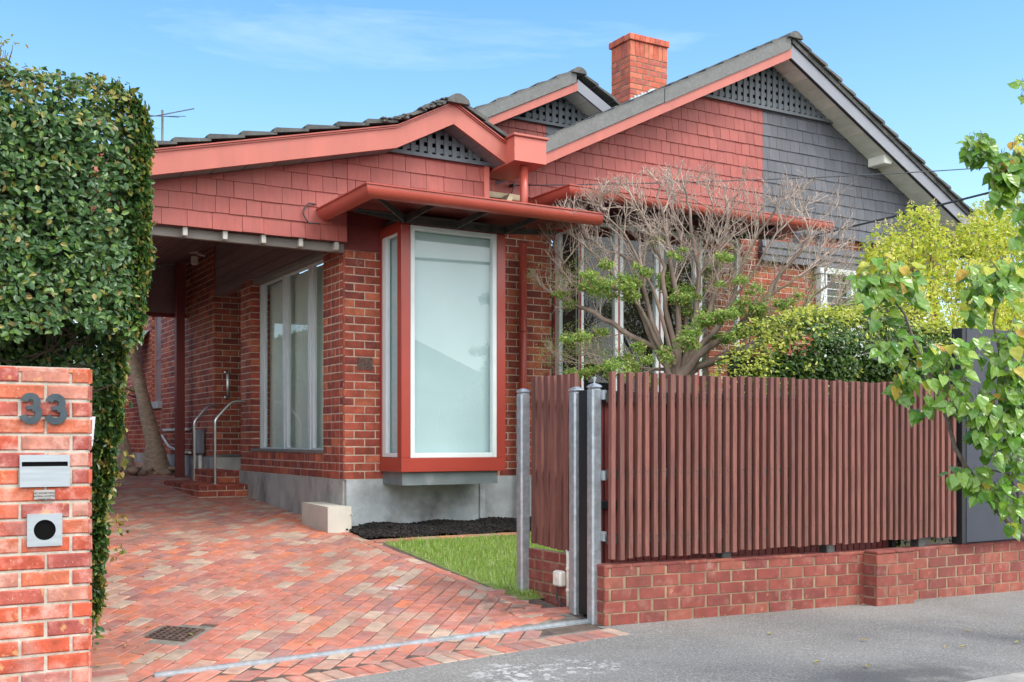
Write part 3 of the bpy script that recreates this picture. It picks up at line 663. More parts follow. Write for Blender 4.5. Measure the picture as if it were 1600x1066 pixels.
for y in fr(cy0+.112, cy1+.04, .11)[:-1]: mb.cbox(cx0-.04, cx0+.08, y, y+.105, 7.637, 7.737, .008)
mb.box(cx0-.03, cx1+.03, cy0-.03, cy1+.03, 7.641, 7.728); mb.build('cap', M['cbrick'], chim)
mb = MB()
for k in range(14):
    x = cx0-.02+.47*k/14; z = Z2(x)+.10; mb.cbox(x, x+.05, cy0-.05, cy0+.01, z-.25, z+.05+R.uniform(0,.06), .01)
mb.box(cx0-.03, cx0, cy0-.02, cy1+.05, 5.9, Z2(cx0)+.10); mb.build('lead_flashing', M['galv'], chim)
# rainwater head and downpipe ------------------------------------------
mb = MB()
x0, x1, y0, y1 = 5.882, 6.285, 9.98, 10.74
mb.hexa([(x0,y0,4.325),(x1,y0,4.325),(x1,y1,4.30),(x0,y1,4.30),(x0,y0,4.585),(x1,y0,4.585),(x1,y1,4.585),(x0,y1,4.585)])
rw = mb.build('rainwater_head', M['red'], house)
mb = MB(); mb.cbox(x0-.022, x1+.03, y0-.025, y1, 4.588, 4.618, .008); mb.build('rim', M['fasc'], rw)
mb = MB(); mb.tube([(6.09,10.13,4.33),(6.09,10.13,3.6)], .045, 12); mb.tube([(6.09,10.13,3.9),(6.09,10.13,3.87)], .05, 12); mb.build('downpipe', M['gutter'], rw, True)
mb = MB(); mb.tube([(6.66,11.1,3.66),(6.66,11.1,.30)], .047, 12)
for z in (1.2,2.6): mb.tube([(6.66,11.1,z),(6.66,11.1,z+.03)], .053, 12)
mb.build('downpipe', M['gutter'], house, True)
# awnings over the box windows -----------------------------------------
def awning(name, x0, x1, yf, yb, zt, bx0, bx1, by, nb):
    mb = MB(); mb.hexa([(x0+.0,yf+.0,zt-.022),(x1-.0,yf+.0,zt-.022),(x1-.0,yb,zt+.015),(x0+.0,yb,zt+.015),(x0+.0,yf+.0,zt-.010),(x1-.0,yf+.0,zt-.010),(x1-.0,yb,zt+.03),(x0+.0,yb,zt+.03)])
    aw = mb.build(name, M['dkred'], house)
    prof = [(-.005,-.112),(-.030,-.111),(-.058,-.102),(-.082,-.084),(-.097,-.060),(-.103,-.034),(-.103,-.013),(-.116,-.008),(-.117,.004),(-.106,.008),(-.097,.002),(-.09,-.016),(-.07,-.022),(0,-.022)]
    mb = MB(); n = len(prof)                           # profile swept round the corner, mitred
    path = [((x0-.0, yb), (-1,0)), ((x0, yf), (-1,-1)), ((x1, yf), (0,-1))]
    i0 = len(mb.v)
    for (px, py), (dx, dy) in path:
        for o, z in prof: mb.v.append((px+dx*(-o-.0)*1.0 if dx else px, py+dy*(-o) if dy else py, zt+z))
    for s_ in range(2):
        for k in range(n):
            mb.f.append((i0+s_*n+k, i0+s_*n+(k+1)%n, i0+(s_+1)*n+(k+1)%n, i0+(s_+1)*n+k)); mb.m.append(0)
    mb.f.append(tuple(i0+2*n+k for k in range(n))); mb.m.append(0); mb.f.append(tuple(i0+k for k in range(n-1,-1,-1))); mb.m.append(0)
    g = mb.build('gutter', M['gutter'], aw)
    for pl in g.data.polygons: pl.use_smooth = len(pl.vertices) == 4
    g.data.set_sharp_from_angle(angle=rad(32))
    zb = zt-.14; ztp = zt-.012                           # steel beam across the head of the box window
    mb = MB()
    mb.prism_y([(x0+.12,ztp-.075),(bx0,zb),(bx1,zb),(x1-.05,ztp-.075),(x1-.05,ztp-.05),(x0+.12,ztp-.05)], by-.055, by-.040)
    mb.box(x0+.12, x1-.05, by-.10, by-.056, ztp-.062, ztp-.048)
    mb.prism_x([(by-.05,zb),(yb,zb),(yb,ztp-.05),(by-.05,ztp-.05)], bx0+.01, bx0+.025)
    mb.build('head_beam', M['dsteel'], aw)
    for k in range(nb):
        x = bx0+.03+(bx1-bx0-.06)*k/(nb-1); mb = MB()
        mb.prism_x([(by-.056,zb-.002),(by-.056,ztp-.046),(yf+.03,ztp-.046),(yf+.03,ztp-.085)], x-.006, x+.006)
        mb.build('bracket', M['dsteel'], aw)
    mb = MB(); p, q = Vector((bx0+.01, by-.06, 0)), Vector((x0+.07, yf+.07, 0)); d = (q-p).normalized(); s_ = Vector((-d.y, d.x, 0))*.006
    def pt(v, z, sg): w = v+s_*sg; return (w.x, w.y, z)
    mb.hexa([pt(p,zb-.002,-1),pt(q,ztp-.085,-1),pt(q,ztp-.085,1),pt(p,zb-.002,1),pt(p,ztp-.046,-1),pt(q,ztp-.046,-1),pt(q,ztp-.046,1),pt(p,ztp-.046,1)])
    mb.build('bracket', M['dsteel'], aw)
    return aw
awning('awning', 3.925, 6.465, 9.14+.105, 10.45, 3.655, 4.568, 5.80, 10.03, 3)
awning('awning', 6.485, 10.38, 9.66+.105, 11.1, 4.055, 7.13, 9.65, 10.56, 5)
mb = MB(); pts = []
for k in range(13):
    t = math.pi*(.5+k/12); pts.append((3.79+.0, 10.40+.05*math.cos(t)*1.6, 3.57+.10*math.sin(t)*1.0))
mb.tube([(3.80,10.43,3.70)]+[(3.72-.06*math.sin(math.pi*k/10), 10.41, 3.70-.20*k/10) for k in range(11)]+[(3.82,10.36,3.49)], .007, 6)
mb.build('gutter_wire', M['cable'], house, True)
# box windows ----------------------------------------------------------
def box_window(name, x0, x1, yf, yb, z0, z1, panes, blind, gl, post=.106):
    mb = MB()
    mb.cbox(x0, x1, yf, yb, z0, z0+.145, .004)
    mb.cbox(x0, x0+post, yf-.001, yf+min(.10,post), z0+.145, z1, .004); mb.cbox(x1-post, x1, yf-.001, yf+.10, z0+.145, z1, .004)
    for a in panes[1:-1]: mb.cbox(a-.014, a+.014, yf+.008, yf+.08, z0+.145, z1, .003)
    mb.box(x0, x0+.05, yb-.035, yb, z0+.145, z1); mb.box(x0, x0+.06, yf+.10, yb-.035, z1-.075, z1)
    mb.box(x0+.005, x1-.005, yf+.02, yb+.1, z1-.002, z1+.03)
    bw = mb.build(name, M['bayred'], house)
    for a, b in zip(panes[:-1], panes[1:]):
        a2 = a+(post if a == panes[0] else .014); b2 = b-(post if b == panes[-1] else .014); za, zb = z0+.145, z1
        mb = MB(); w = .05; yy = yf+.006
        wl = w if post > .05 or a != panes[0] else .012
        mb.cbox(a2, a2+wl, yy, yy+.07, za, zb, .004); mb.cbox(b2-w, b2, yy, yy+.07, za, zb, .004)
        mb.cbox(a2+wl, b2-w, yy+.002, yy+.07, za, za+w, .004); mb.cbox(a2+wl, b2-w, yy+.002, yy+.07, zb-w, zb, .004)
        fr_ = mb.build('window_frame', M['white'], bw)
        mb = MB(); mb.poly([(a2+wl,yy+.035,za+w),(b2-w,yy+.035,za+w),(b2-w,yy+.035,zb-w),(a2+wl,yy+.035,zb-w)]); mb.build('glass', gl, bw)
        if blind:
            mb = MB(); mb.box(a2+.02, b2-.02, yy+.10, yy+.105, za, zb-.0); mb.build('roller_blind', M['blind'], bw)
    ya, yb2 = yf+(.10 if post > .05 else .02), yb-.035; xx = x0+.012; za, zb = z0+.15, z1-.075; w = .045
    mb = MB()
    mb.cbox(xx, xx+.05, ya, ya+.022, za, zb, .003); mb.cbox(xx, xx+.05, yb2-w-.05, yb2, za, zb, .003)
    mb.cbox(xx+.002, xx+.05, ya+.022, yb2-w-.05, za, za+w, .003); mb.cbox(xx+.002, xx+.05, ya+.022, yb2-w-.05, zb-.02, zb, .003)
    mb.build('side_frame', M['white'], bw)
    mb = MB(); mb.poly([(xx+.03,ya+.02,za+w),(xx+.03,yb2-w-.05,za+w),(xx+.03,yb2-w-.05,zb-.02),(xx+.03,ya+.02,zb-.02)]); mb.build('side_glass', gl, bw)
    if blind:
        mb = MB(); mb.box(xx+.07, xx+.075, ya, yb2, za, zb); mb.build('side_blind', M['blind'], bw)
    return bw
b1 = box_window('box_window', 4.568, 5.80, 10.03, 10.575, .972, 3.515, [4.568,5.80], True, M['glassb'])
mb = MB()
mb.box(4.60, 5.725, 10.075, 10.083, .835, .970); mb.box(4.60, 5.725, 10.083, 10.572, .835, .843); mb.box(4.60, 4.608, 10.083, 10.572, .843, .970); mb.box(4.60,5.725,10.063,10.075,.835,.842)
mb.build('support_beam', M['beam'], b1)
b2 = box_window('box_window', 7.13, 9.65, 10.56, 11.17, .98, 3.915, [7.13,7.70,8.32,8.94,9.65], False, M['glassd'], .016)
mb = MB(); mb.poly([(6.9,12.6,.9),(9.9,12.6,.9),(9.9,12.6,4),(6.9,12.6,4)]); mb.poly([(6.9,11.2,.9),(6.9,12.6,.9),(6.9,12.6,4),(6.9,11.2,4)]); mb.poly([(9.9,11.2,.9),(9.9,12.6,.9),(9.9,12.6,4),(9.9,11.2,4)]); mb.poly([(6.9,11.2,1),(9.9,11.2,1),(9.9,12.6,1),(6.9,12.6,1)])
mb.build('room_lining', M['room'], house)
mb = MB()
for yy in (10.75,10.83): mb.tube([(7.25,yy,3.85),(7.25,yy,1.8)], .004, 5)
mb.build('blind_cord', M['white'], b2)
# side window facing the drive ------------------------------------------
mb = MB(); Yb = [13.93,13.0,12.07,11.2]; za, zb = 1.19, 3.35; xw = 4.30
for k in range(3):
    a, b = Yb[k], Yb[k+1]
    mb.cbox(xw, xw+.06, a-.075, a-.004, za, zb, .004); mb.cbox(xw+.012, xw+.06, a-.135, a-.078, za+.02, zb-.02, .004)
    mb.cbox(xw+.012, xw+.06, b+.004, b+.03, za+.02, zb-.02, .004)
mb.box(xw+.01, xw+.06, 11.2, 13.93, zb-.02, zb); mb.box(xw+.01, xw+.06, 11.2, 13.93, za, za+.02)
sw = mb.build('side_window', M['white'], house)
mb = MB(); mb.poly([(xw+.04,11.2,za+.02),(xw+.04,13.9,za+.02),(xw+.04,13.9,zb-.02),(xw+.04,11.2,zb-.02)]); mb.build('glass', M['glasss'], sw)
mb = MB(); N_ = 120
for k in range(N_):
    a, b = 11.2+2.72*k/N_, 11.2+2.72*(k+1)/N_; xa, xb = [xw+.13+.004*math.sin(t*19) for t in (a, b)]
    mb.poly([(xa,a,za),(xb,b,za),(xb,b,zb),(xa,a,zb)])
mb.build('curtain', M['curtain'], sw)
mb = MB(); mb.cbox(4.175, 4.37, 11.2, 13.93, 1.154, 1.19, .004); mb.build('window_sill', M['taupe'], sw)
mb = MB(); mb.cbox(4.20, 4.37, 11.2, 13.93, 3.35, 3.41, .004); mb.build('window_head', M['taupe'], sw)
mb = MB()                                            # dark boards above it
for k in range(6): mb.box(4.21, 4.30, 11.0, 15.79, 3.42+k*.128, 3.42+k*.128+.122)
mb.box(4.22, 4.34, 10.65, 15.78, 3.415, 4.2)
mb.build('upper_boards', M['ceil'], house)
# carport --------------------------------------------------------------
mb = MB(); mb.cbox(.9, 4.15, 10.54, 10.60, 3.255, 3.347, .004); bm_ = mb.build('carport_beam', M['taupe'], house)
for k in range(9):
    x = 4.02-.385*k; mb = MB(); mb.cbox(x, x+.045, 10.462, 10.54, 3.262, 3.347, .004); mb.build('rafter_end', M['taupe2'], bm_)
mb = MB(); x = .9
fc = lambda x: 3.46+.208*(x-.9)
while x < 4.22:
    mb.prism_y([(x+.004,fc(x)),(x+.092,fc(x+.088)),(x+.092,fc(x+.088)+.012),(x+.004,fc(x)+.012)], 10.5, 17.5); x += .096
mb.prism_y([(.9,fc(.9)+.016),(4.3,fc(4.3)+.016),(4.3,fc(4.3)+.04),(.9,fc(.9)+.04)], 10.5, 17.5)
mb.build('carport_ceiling', M['ceil'], house)
mb = MB(); mb.prism_y([(.9,3.32),(4.19,3.32),(4.19,fc(4.19)),(.9,fc(.9))], 17.5, 17.55); rb = mb.build('rear_panel', M['ceil'], house)
mb = MB(); mb.box(.9, 4.19, 17.48, 17.56, 3.26, 3.32); mb.build('trim', M['dkred'], rb)
mb = MB(); mb.cbox(3.93, 4.06, 17.0, 17.12, G(4,17)-.05, 4.05, .006); mb.build('carport_post', M['dkred'], house)
mb = MB(); mb.cbox(.95, 1.06, 10.5, 10.62, G(1,10.6)-.05, 3.42, .006); mb.build('carport_post', M['dkred'], house)
# rear side window ---------------------------------------------------
mb = MB(); mb.box(4.27, 4.32, 19.32, 20.04, 2.0, 3.52); mb.box(4.25,4.32,19.3,19.38,1.98,3.55); mb.box(4.25,4.32,19.97,20.05,1.98,3.55); mb.box(4.25,4.32,19.38,19.97,2.74,2.80)
rwn = mb.build('rear_window', M['ceil'], house)
mb = MB(); mb.prism_x([(19.2,1.86),(20.15,1.86),(20.15,1.98),(19.2,1.98)], 4.12, 4.30); mb.build('window_sill', M['concrete'], rwn)
mb = MB(); mb.box(4.17,4.19,17.72,17.90,1.25,1.42); mb.build('vent_shade', M['black'], house)
mb = MB(); mb.tube([(4.17,17.2,1.47),(4.17,19.0,1.47)], .022, 8); mb.tube([(4.15,17.0,1.10),(4.15,17.8,1.12),(4.15,18.5,1.2),(4.15,19.0,1.38)], .02, 8); mb.build('conduit', M['plastic'], house, True)
# air vent in the pier (cast pattern of four curls)
mb = MB(); mb.box(4.322, 4.490, 10.583, 10.60, 2.045, 2.175)
for cx_, cz_ in ((4.362,2.142),(4.448,2.142),(4.362,2.078),(4.448,2.078)):
    mb.tube([(cx_+.028*math.cos(t)*(1-t/9), 10.58, cz_+.024*math.sin(t)*(1-t/9)) for t in [q*.55 for q in range(13)]], .0055, 5)
mb.tube([(4.406,10.58,2.05),(4.406,10.58,2.17)], .005, 5); mb.build('air_vent', M['iron'], house)
# windows of the right half -------------------------------------------
mb = MB()
for k in range(3): mb.hexa([(10.55,11.10-.0,3.80+k*.10),(14.6,11.10,3.80+k*.10),(14.6,11.19,3.80+k*.10),(10.55,11.19,3.80+k*.10),(10.55,11.12,3.899+k*.10),(14.6,11.12,3.899+k*.10),(14.6,11.19,3.899+k*.10),(10.55,11.19,3.899+k*.10)])
mb.build('grey_weatherboards', M['shingle2'], house)
for k in range(9):
    mb = MB(); x = 10.75+k*.46; mb.prism_x([(11.0,4.245),(11.19,4.245),(11.19,4.10),(11.15,4.10)], x, x+.05); mb.build('eave_bracket', M['greyp'], house)
mb = MB(); mb.cbox(11.62, 14.10, 11.06, 11.19, 3.70, 3.79, .006)
for a, b in ((11.65,11.78),(12.26,12.52),(13.16,13.38),(13.84,14.04)): mb.cbox(a, b, 11.08, 11.19, 1.4, 3.70, .006)
mb.cbox(11.62, 14.08, 11.05, 11.19, 1.34, 1.40, .006)
tw = mb.build('triple_window', M['white'], house)
for a, b in ((11.78,12.26),(12.52,13.16),(13.38,13.84)):
    mb = MB(); mb.poly([(a,11.16,1.4),(b,11.16,1.4),(b,11.16,3.7),(a,11.16,3.7)]); mb.build('glass', M['glassd'], tw)
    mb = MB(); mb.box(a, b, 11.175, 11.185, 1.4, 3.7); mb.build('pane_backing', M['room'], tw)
    mb = MB(); z = 1.5
    while z < 3.66: mb.box(a, b, 11.135, 11.145, z, z+.014); z += .105
    mb.build('security_bars', M['slat'], tw)
# eave gap between the two roofs: cream timber end and rafter
mb = MB(); mb.cbox(6.05, 6.70, 11.06, 11.13, 4.17, 4.24, .006); mb.hexa([(6.28,10.9,4.05),(6.34,10.9,4.05),(6.34,11.12,4.05),(6.28,11.12,4.05),(6.36,10.9,4.2),(6.44,10.9,4.2),(6.44,11.12,4.2),(6.36,11.12,4.2)])
mb.build('cream_rafter', mat('cream_timber', [(.55,.46,.30)], .7), house)
# ------------------------------------------------------------------ things fixed to the house
t = thing('security_light', (4.2,16.3,4.1), 'small white security light with sensor high on the dark brick wall', 'light')
mb = MB(); mb.tube([(4.19,16.3,4.08),(4.08,16.3,4.10),(4.0,16.22,4.13)], .02, 8); mb.build('bracket', M['plastic'], t)
mb = MB(); mb.cbox(3.92,4.06,16.16,16.30,4.09,4.17,.015); mb.build('lamp_head', M['plastic'], t)
mb = MB(); mb.cbox(3.97,4.07,16.2,16.28,3.92,4.05,.015); mb.build('sensor', M['plastic'], t)
def rail(name, pts, label):
    mb = MB(); P = []
    for k, p in enumerate(pts):                        # round the bends
        if 0 < k < len(pts)-1:
            a = Vector(p); u = (Vector(pts[k-1])-a).normalized(); v = (Vector(pts[k+1])-a).normalized(); r = .07
            for q in range(6):
                s = q/5; P.append(tuple(a+u*r*(1-s)**2+v*r*s**2))
        else: P.append(p)
    mb.tube(P, .019, 12); x, y, z = pts[0]; mb.tube([(x,y,z-.001),(x,y,z+.008)], .045, 14)
    o = mb.build(name, M['steel'], smooth=True, origin=pts[0]); o.data.set_sharp_from_angle(angle=rad(40)); tag(o, label, 'handrail')
rail('handrail', [(3.76,14.12,.722),(3.76,14.12,1.57),(3.98,14.12,1.815),(4.18,14.12,1.815)], 'bent stainless handrail at the near end of the brick entry steps')
rail('handrail', [(3.86,15.62,.722),(3.86,15.62,1.57),(4.06,15.62,1.80),(4.19,15.62,1.80)], 'bent stainless handrail at the far end of the brick entry steps')
mb = MB(); x, y = 4.37, 15.72
mb.tube([(x,15.79,2.30),(x,15.73,2.30),(x,15.71,2.27),(x,15.71,1.96),(x,15.73,1.93),(x,15.79,1.93)], .017, 10)
for z in (2.30,1.93): mb.tube([(x,15.795,z),(x,15.78,z)], .035, 12)
tag(mb.build('pull_handle', M['steel'], smooth=True, origin=(x,15.79,1.9)), 'vertical steel pull handle in the dark entry recess', 'handle')
t = thing('meter_box', (4.19,16.35,.95), 'small grey capped box on the side wall behind the handrails', 'meter box')
mb = MB(); mb.cbox(4.06,4.19,16.25,16.42,1.08,1.46,.03); mb.build('body', M['greyp'], t)
mb = MB(); mb.tube([(4.13,16.33,.72),(4.13,16.33,1.08)], .03, 10); mb.build('pipe', M['plastic'], t, True)
# television aerial on the roof
t = thing('television_aerial', (3.5,16,4.25), 'thin metal television aerial standing on the tiled roof', 'aerial')
mb = MB(); mb.tube([(3.5,16,4.2),(3.5,16,6.09)], .016, 8); mb.build('mast', M['alu'], t, True)
a = Vector((3.36,15.8,5.93)); b = Vector((4.02,16.3,6.27)); mb = MB(); mb.tube([a,b], .009, 6); mb.build('boom', M['alu'], t)
d = (b-a).normalized(); s_ = d.cross(Vector((0,0,1))).normalized(); mb = MB()
for k in range(14):
    p = a.lerp(b, .02+.96*k/13); l = .05 if k > 4 else .20-.02*k
    q = Vector((0,0,.0)) ; mb.tube([p-s_*l*(.5 if k > 4 else 1), p+s_*l*(.5 if k > 4 else 1)], .0045 if k<5 else .008, 5)
for l in (.42,.30): mb.tube([Vector((3.5,16,6.0))-s_*l+Vector((0,0,.05)), Vector((3.5,16,6.0))+s_*l-Vector((0,0,.05))], .005, 5)
mb.build('elements', M['alu'], t)
# overhead service cables
def cable(label, pts, r):
    mb = MB(); P = []
    for k in range(25):
        s = k/24; p = Vector(pts[0]).lerp(Vector(pts[1]), s); p.z -= pts[2]*4*s*(1-s); P.append(p)
    mb.tube(P, r, 6); tag(mb.build('service_cable', M['cable'], smooth=True, origin=pts[0]), label, 'cable')
cable('thin black wire strung across the gable to the right, the upper of two', [(6.50,11.09,4.35),(14.3,8.69,5.15),.07], .007)
cable('thick black service cable, the lower and steeper of the two wires', [(11.31,11.05,4.18),(12.05,6.47,4.50),.02], .014)
mb = MB(); mb.tube([(6.5,11.11,4.35),(6.5,11.03,4.35)], .02, 8); mb.tube([(6.5,11.04,4.35),(6.47,11.08,4.2),(6.44,11.12,4.12)], .006, 5); mb.build('cable_hook', M['cable'], house)

# ------------------------------------------------------------------ letterbox pillar
px0, px1, py, pz = -.35, .925, 5.9, 1.672
t = thing('brick_pillar', (.3,6.05,-.07), 'old orange brick pillar with steel letter slot and number plate digits', 'pillar')
mb = MB()
front_wall(mb, px0, px1, py, -.133, pz, d=.007, jt=.0135, bh=.0725, bl=.2265, shift=-.01, e0=.01, e1=.010, c=.007)
right_wall(mb, px1, py, 6.25, -.133, pz, d=.010, jt=.014, bh=.072, heads=True, e0=.008, c=.009)
left_wall(mb, px0, py, 6.25, -.133, pz, jt=.014, bh=.072, heads=True)
mb.box(px0+.002, px1-.002, py+.002, 6.25, -.2, pz-.012, 1)
k = 0; x = px0-.008
while x < px1: # top faces
    xe = min(px1+.008, x+.235); mb.cbox(x+.004, xe-.004, py-.008, 6.25, pz-.03, pz-.004, .006); x = xe
mb.build('brickwork', [M['pbrick'], M['pmortar']], t)
def three(xc, zc, h):                                    # a bold 3 cut from plate
    w = h*.30; st = h*.105; cl = []
    ru, rl = h*.205, h*.245; cu, cd = zc+h*.5-st-ru, zc-h*.5+st+rl
    for k in range(15): a = rad(165-k*(165+80)/14); cl.append((xc+ru*.98*math.cos(a), cu+ru*math.sin(a)))
    P2 = [(xc+rl*1.0*math.cos(a), cd+rl*math.sin(a)) for a in [rad(78-k*(78+165)/15) for k in range(16)]]
    mb = MB()
    def ribbon(C):
        i = len(mb.v); n = len(C)
        for k, (x, z) in enumerate(C):
            dx = C[min(k+1,n-1)][0]-C[max(k-1,0)][0]; dz = C[min(k+1,n-1)][1]-C[max(k-1,0)][1]; L = math.hypot(dx,dz); nx, nz = -dz/L*st, dx/L*st
            for y in (py-.030, py-.013): mb.v += [(x+nx,y,z+nz),(x-nx,y,z-nz)]
        for k in range(n-1):
            a, b = i+4*k, i+4*k+4
            for f in ((a,a+1,b+1,b),(a+2,b+2,b+3,a+3),(a,b,b+2,a+2),(a+1,a+3,b+3,b+1)): mb.f.append(f); mb.m.append(0)
        mb.f.append((i,i+2,i+3,i+1)); mb.m.append(0); e = i+4*(n-1); mb.f.append((e,e+1,e+3,e+2)); mb.m.append(0)
    ribbon(cl); off = len(mb.v); ribbon([(x, z) for x, z in P2])
    for k in range(off, len(mb.v)): mb.v[k] = (mb.v[k][0], mb.v[k][1]+(.0007 if mb.v[k][1] < py-.02 else 0), mb.v[k][2])
    i = len(mb.v); x0 = xc-ru*.25
    mb.box(xc-h*.12, xc+h*.06, py-.0305, py-.0125, zc-h*.055+h*.02, zc+h*.075+h*.015)
    return mb.build('house_number', M['digit'], t)
three(.640, 1.460, .158); three(.757, 1.458, .158)
def plate_hole(mb, x0, x1, z0, z1, y0, y1, ax0, ax1, az0, az1):
    for a, b, c, d in ((x0,x1,z0,az0),(x0,x1,az1,z1),(x0,ax0,az0,az1),(ax1,x1,az0,az1)): mb.box(a, b, y0, y1, c, d)
mb = MB(); plate_hole(mb, .591, .826, 1.064, 1.226, py-.020, py-.008, .601, .816, 1.168, 1.191); ls = mb.build('letter_slot', M['plate'], t)
mb = MB(); mb.poly([(.60,py-.0128,1.166),(.817,py-.0128,1.166),(.817,py-.0128,1.193),(.60,py-.0128,1.193)]); mb.build('slot_shade', M['black'], ls)  # black sheet painted in for the dark depth of the slot
mb = MB(); mb.cbox(.657, .755, py-.018, py-.010, .999, 1.048, .002); sp = mb.build('sign_plate', M['sign'], t)
for k, (txt, sz) in enumerate((('NO ADVERTISING',.0125),('MATERIAL ACCEPTED',.0105),('– THANK YOU –',.0105))):
    cu = bpy.data.curves.new('sign_lettering', 'FONT'); cu.body = txt; cu.size = sz; cu.align_x = 'CENTER'; cu.extrude = .0003; cu.offset = .0002
    o = bpy.data.objects.new('sign_lettering', cu); COL.objects.link(o); cu.materials.append(M['ink']); o.parent = t
    o.location = (.706-.3, py-.0185-6.05, 1.030-.0145*k+.07-.002); o.rotation_euler = (rad(90),0,0)
mb = MB(); xc, zc, r = .707, .846, .052; h = .082; n = 32       # square plate with a round newspaper hole
ring = [(xc+r*math.cos(2*math.pi*k/n), zc+r*math.sin(2*math.pi*k/n)) for k in range(n)]
sq = []
for k in range(n):
    c, s = math.cos(2*math.pi*k/n), math.sin(2*math.pi*k/n); q = max(abs(c), abs(s)); sq.append((xc+h*c/q, zc+h*s/q))
for k in range(n):
    a, b = k, (k+1) % n
    mb.poly([(ring[a][0],py-.024,ring[a][1]),(ring[b][0],py-.024,ring[b][1]),(sq[b][0],py-.024,sq[b][1]),(sq[a][0],py-.024,sq[a][1])][::-1])
    mb.poly([(sq[a][0],py-.024,sq[a][1]),(sq[b][0],py-.024,sq[b][1]),(sq[b][0],py-.006,sq[b][1]),(sq[a][0],py-.006,sq[a][1])])
    mb.poly([(ring[a][0],py-.024,ring[a][1]),(ring[b][0],py-.024,ring[b][1]),(ring[b][0],py+.0015,ring[b][1]),(ring[a][0],py+.0015,ring[a][1])])
nh = mb.build('newspaper_hole', M['plate'], t)
mb = MB(); mb.poly([(xc+r*1.05*math.cos(2*math.pi*k/n),py-.0128,zc+r*1.05*math.sin(2*math.pi*k/n)) for k in range(n)]); mb.build('hole_shade', M['black'], nh)  # black disc on the brick face, painted in for the tube's dark depth
mb = MB(); mb.hexa([(.93,6.02,1.268),(.958,6.02,1.268),(.958,6.2,1.268),(.93,6.2,1.268),(.93,6.02,1.425),(.972,6.02,1.425),(.972,6.2,1.425),(.93,6.2,1.425)])
mb.tube([(.945,6.015,1.31),(.955,6.012,1.30),(.962,6.015,1.31)], .003, 5)
mb.build('white_side_box', M['white'], t)

# ------------------------------------------------------------------ front wall, fence, gate
t = thing('front_brick_wall', (6.7,6.2,0), 'low red brick wall with a squat pier under the picket fence', 'wall')
mb = MB(); ztop = .415
def sloped_wall(x0, x1, y, zt0, zt1, g0, g1, courses):
    n = courses; O = (x0,y,0); 
    i0 = len(mb.v); front_wall(mb, x0, x1, y, 0, 1., jt=1/n-(1/n)*.905, bh=(1/n)*.905, e0=.01, shift=.05 if x0 < 5 else 0)
    for k in range(i0, len(mb.v)):
        x, yy, z = mb.v[k]; s = (x-x0)/(x1-x0); mb.v[k] = (x, yy, g0+(g1-g0)*s+z*((zt0-g0)+((zt1-zt0)-(g1-g0))*s))
sloped_wall(4.36, 6.96, 6.15, .425, .385, -.005, -.06, 5)
sloped_wall(7.38, 11.0, 6.15, .385, .38, -.07, -.12, 5)
sloped_wall(6.955, 7.395, 6.01, .375, .372, -.07, -.075, 5)
left_wall(mb, 6.955, 6.01, 6.15, -.07, .372, heads=True)
mb.box(6.958, 7.392, 6.014, 6.16, -.15, .36, 1)
k = 0
for a, b in ((6.95,7.17),(7.175,7.40)): mb.cbox(a, b, 6.0, 6.16, .372, .397, .008)
left_wall(mb, 4.36, 6.15, 6.27, 0, .42, heads=True)
x = 4.352
while x < 11:
    mb.cbox(x, x+.232, 6.142, 6.27, .40-.04*min(1,(x-4.36)/2.6), .426-.04*min(1,(x-4.36)/2.6), .006); x += .238
mb.box(4.37, 11, 6.152, 6.26, -.2, .38, 1)
mb.build('brickwork', [M['wbrick'], M['wmortar']], t)
def picket_mesh(h, w=.036, dp=.036, seed=0):
    mb = MB(); q = random.Random(seed); 
    mb.cbox(0, w, 0, dp, 0, h, .0014)
    for z in (.155, .61, 1.145):
        mb.tube([(w*.55,-.003,z),(w*.55,.004,z)], .0045, 6)
    return mb
fence = thing('picket_fence', (6.2,6.2,.42), 'long tall fence of narrow red-brown pickets on the low brick wall', 'fence')
protos = []
for s in range(5):
    mb = picket_mesh(1.315, .036+.001*(s%2), .038, s); mb.v = [(x+6.2, y+6.2, z+.42) for x, y, z in mb.v]
    o = mb.build('picket', M['picket'], fence); protos.append(o)
x = 4.392; k = 0
while x < 8.09:
    if k < 5: o = protos[k]
    else:
        o = protos[R.randrange(5)].copy(); COL.objects.link(o); o.parent = fence
    o.location = (x-6.2+R.uniform(-.003,.003), -.085+R.uniform(-.003,.003), .045+R.uniform(-.009,.009)); o.rotation_euler = (R.uniform(-.003,.003), R.uniform(-.003,.003), R.uniform(-.05,.05))
    x += .0745; k += 1
for z in (.60,1.06,1.60):
    mb = MB(); mb.cbox(4.40, 8.12, 6.156, 6.20, z-.035, z+.035, .004); mb.build('rail', M['dsteel'], fence)
for x in (5.45,6.55,7.65):
    mb = MB(); mb.cbox(x, x+.09, 6.165, 6.255, .36, 1.64, .006); mb.build('post', M['dsteel'], fence)
def gpost(mb, x, y, zt, s=.09):
    mb.cbox(x, x+s, y, y+s, G(x,y)-.1, zt-.02, .012)
    i = len(mb.v); mb.cbox(x-.003, x+s+.003, y-.003, y+s+.003, zt-.022, zt, .009)
    mb.hexa([(x+.004,y+.004,zt),(x+s-.004,y+.004,zt),(x+s-.004,y+s-.004,zt),(x+.004,y+s-.004,zt),(x+.03,y+.03,zt+.014),(x+s-.03,y+.03,zt+.014),(x+s-.03,y+s-.03,zt+.014),(x+.03,y+s-.03,zt+.014)])
mb = MB(); gpost(mb, 4.318, 6.24, 1.69, .082)
mb.tube([(4.359,6.28,1.70),(4.359,6.28,1.725)], .006, 6)
for q in range(5): 
    a = -1.57+3.14*q/4
    mb.tube([(4.359,6.28,1.735+.016*math.sin(a)),(4.359,6.28,1.735+.016*math.sin(min(1.57,a+.8)))], .016*max(.25,math.cos(a)), 8)
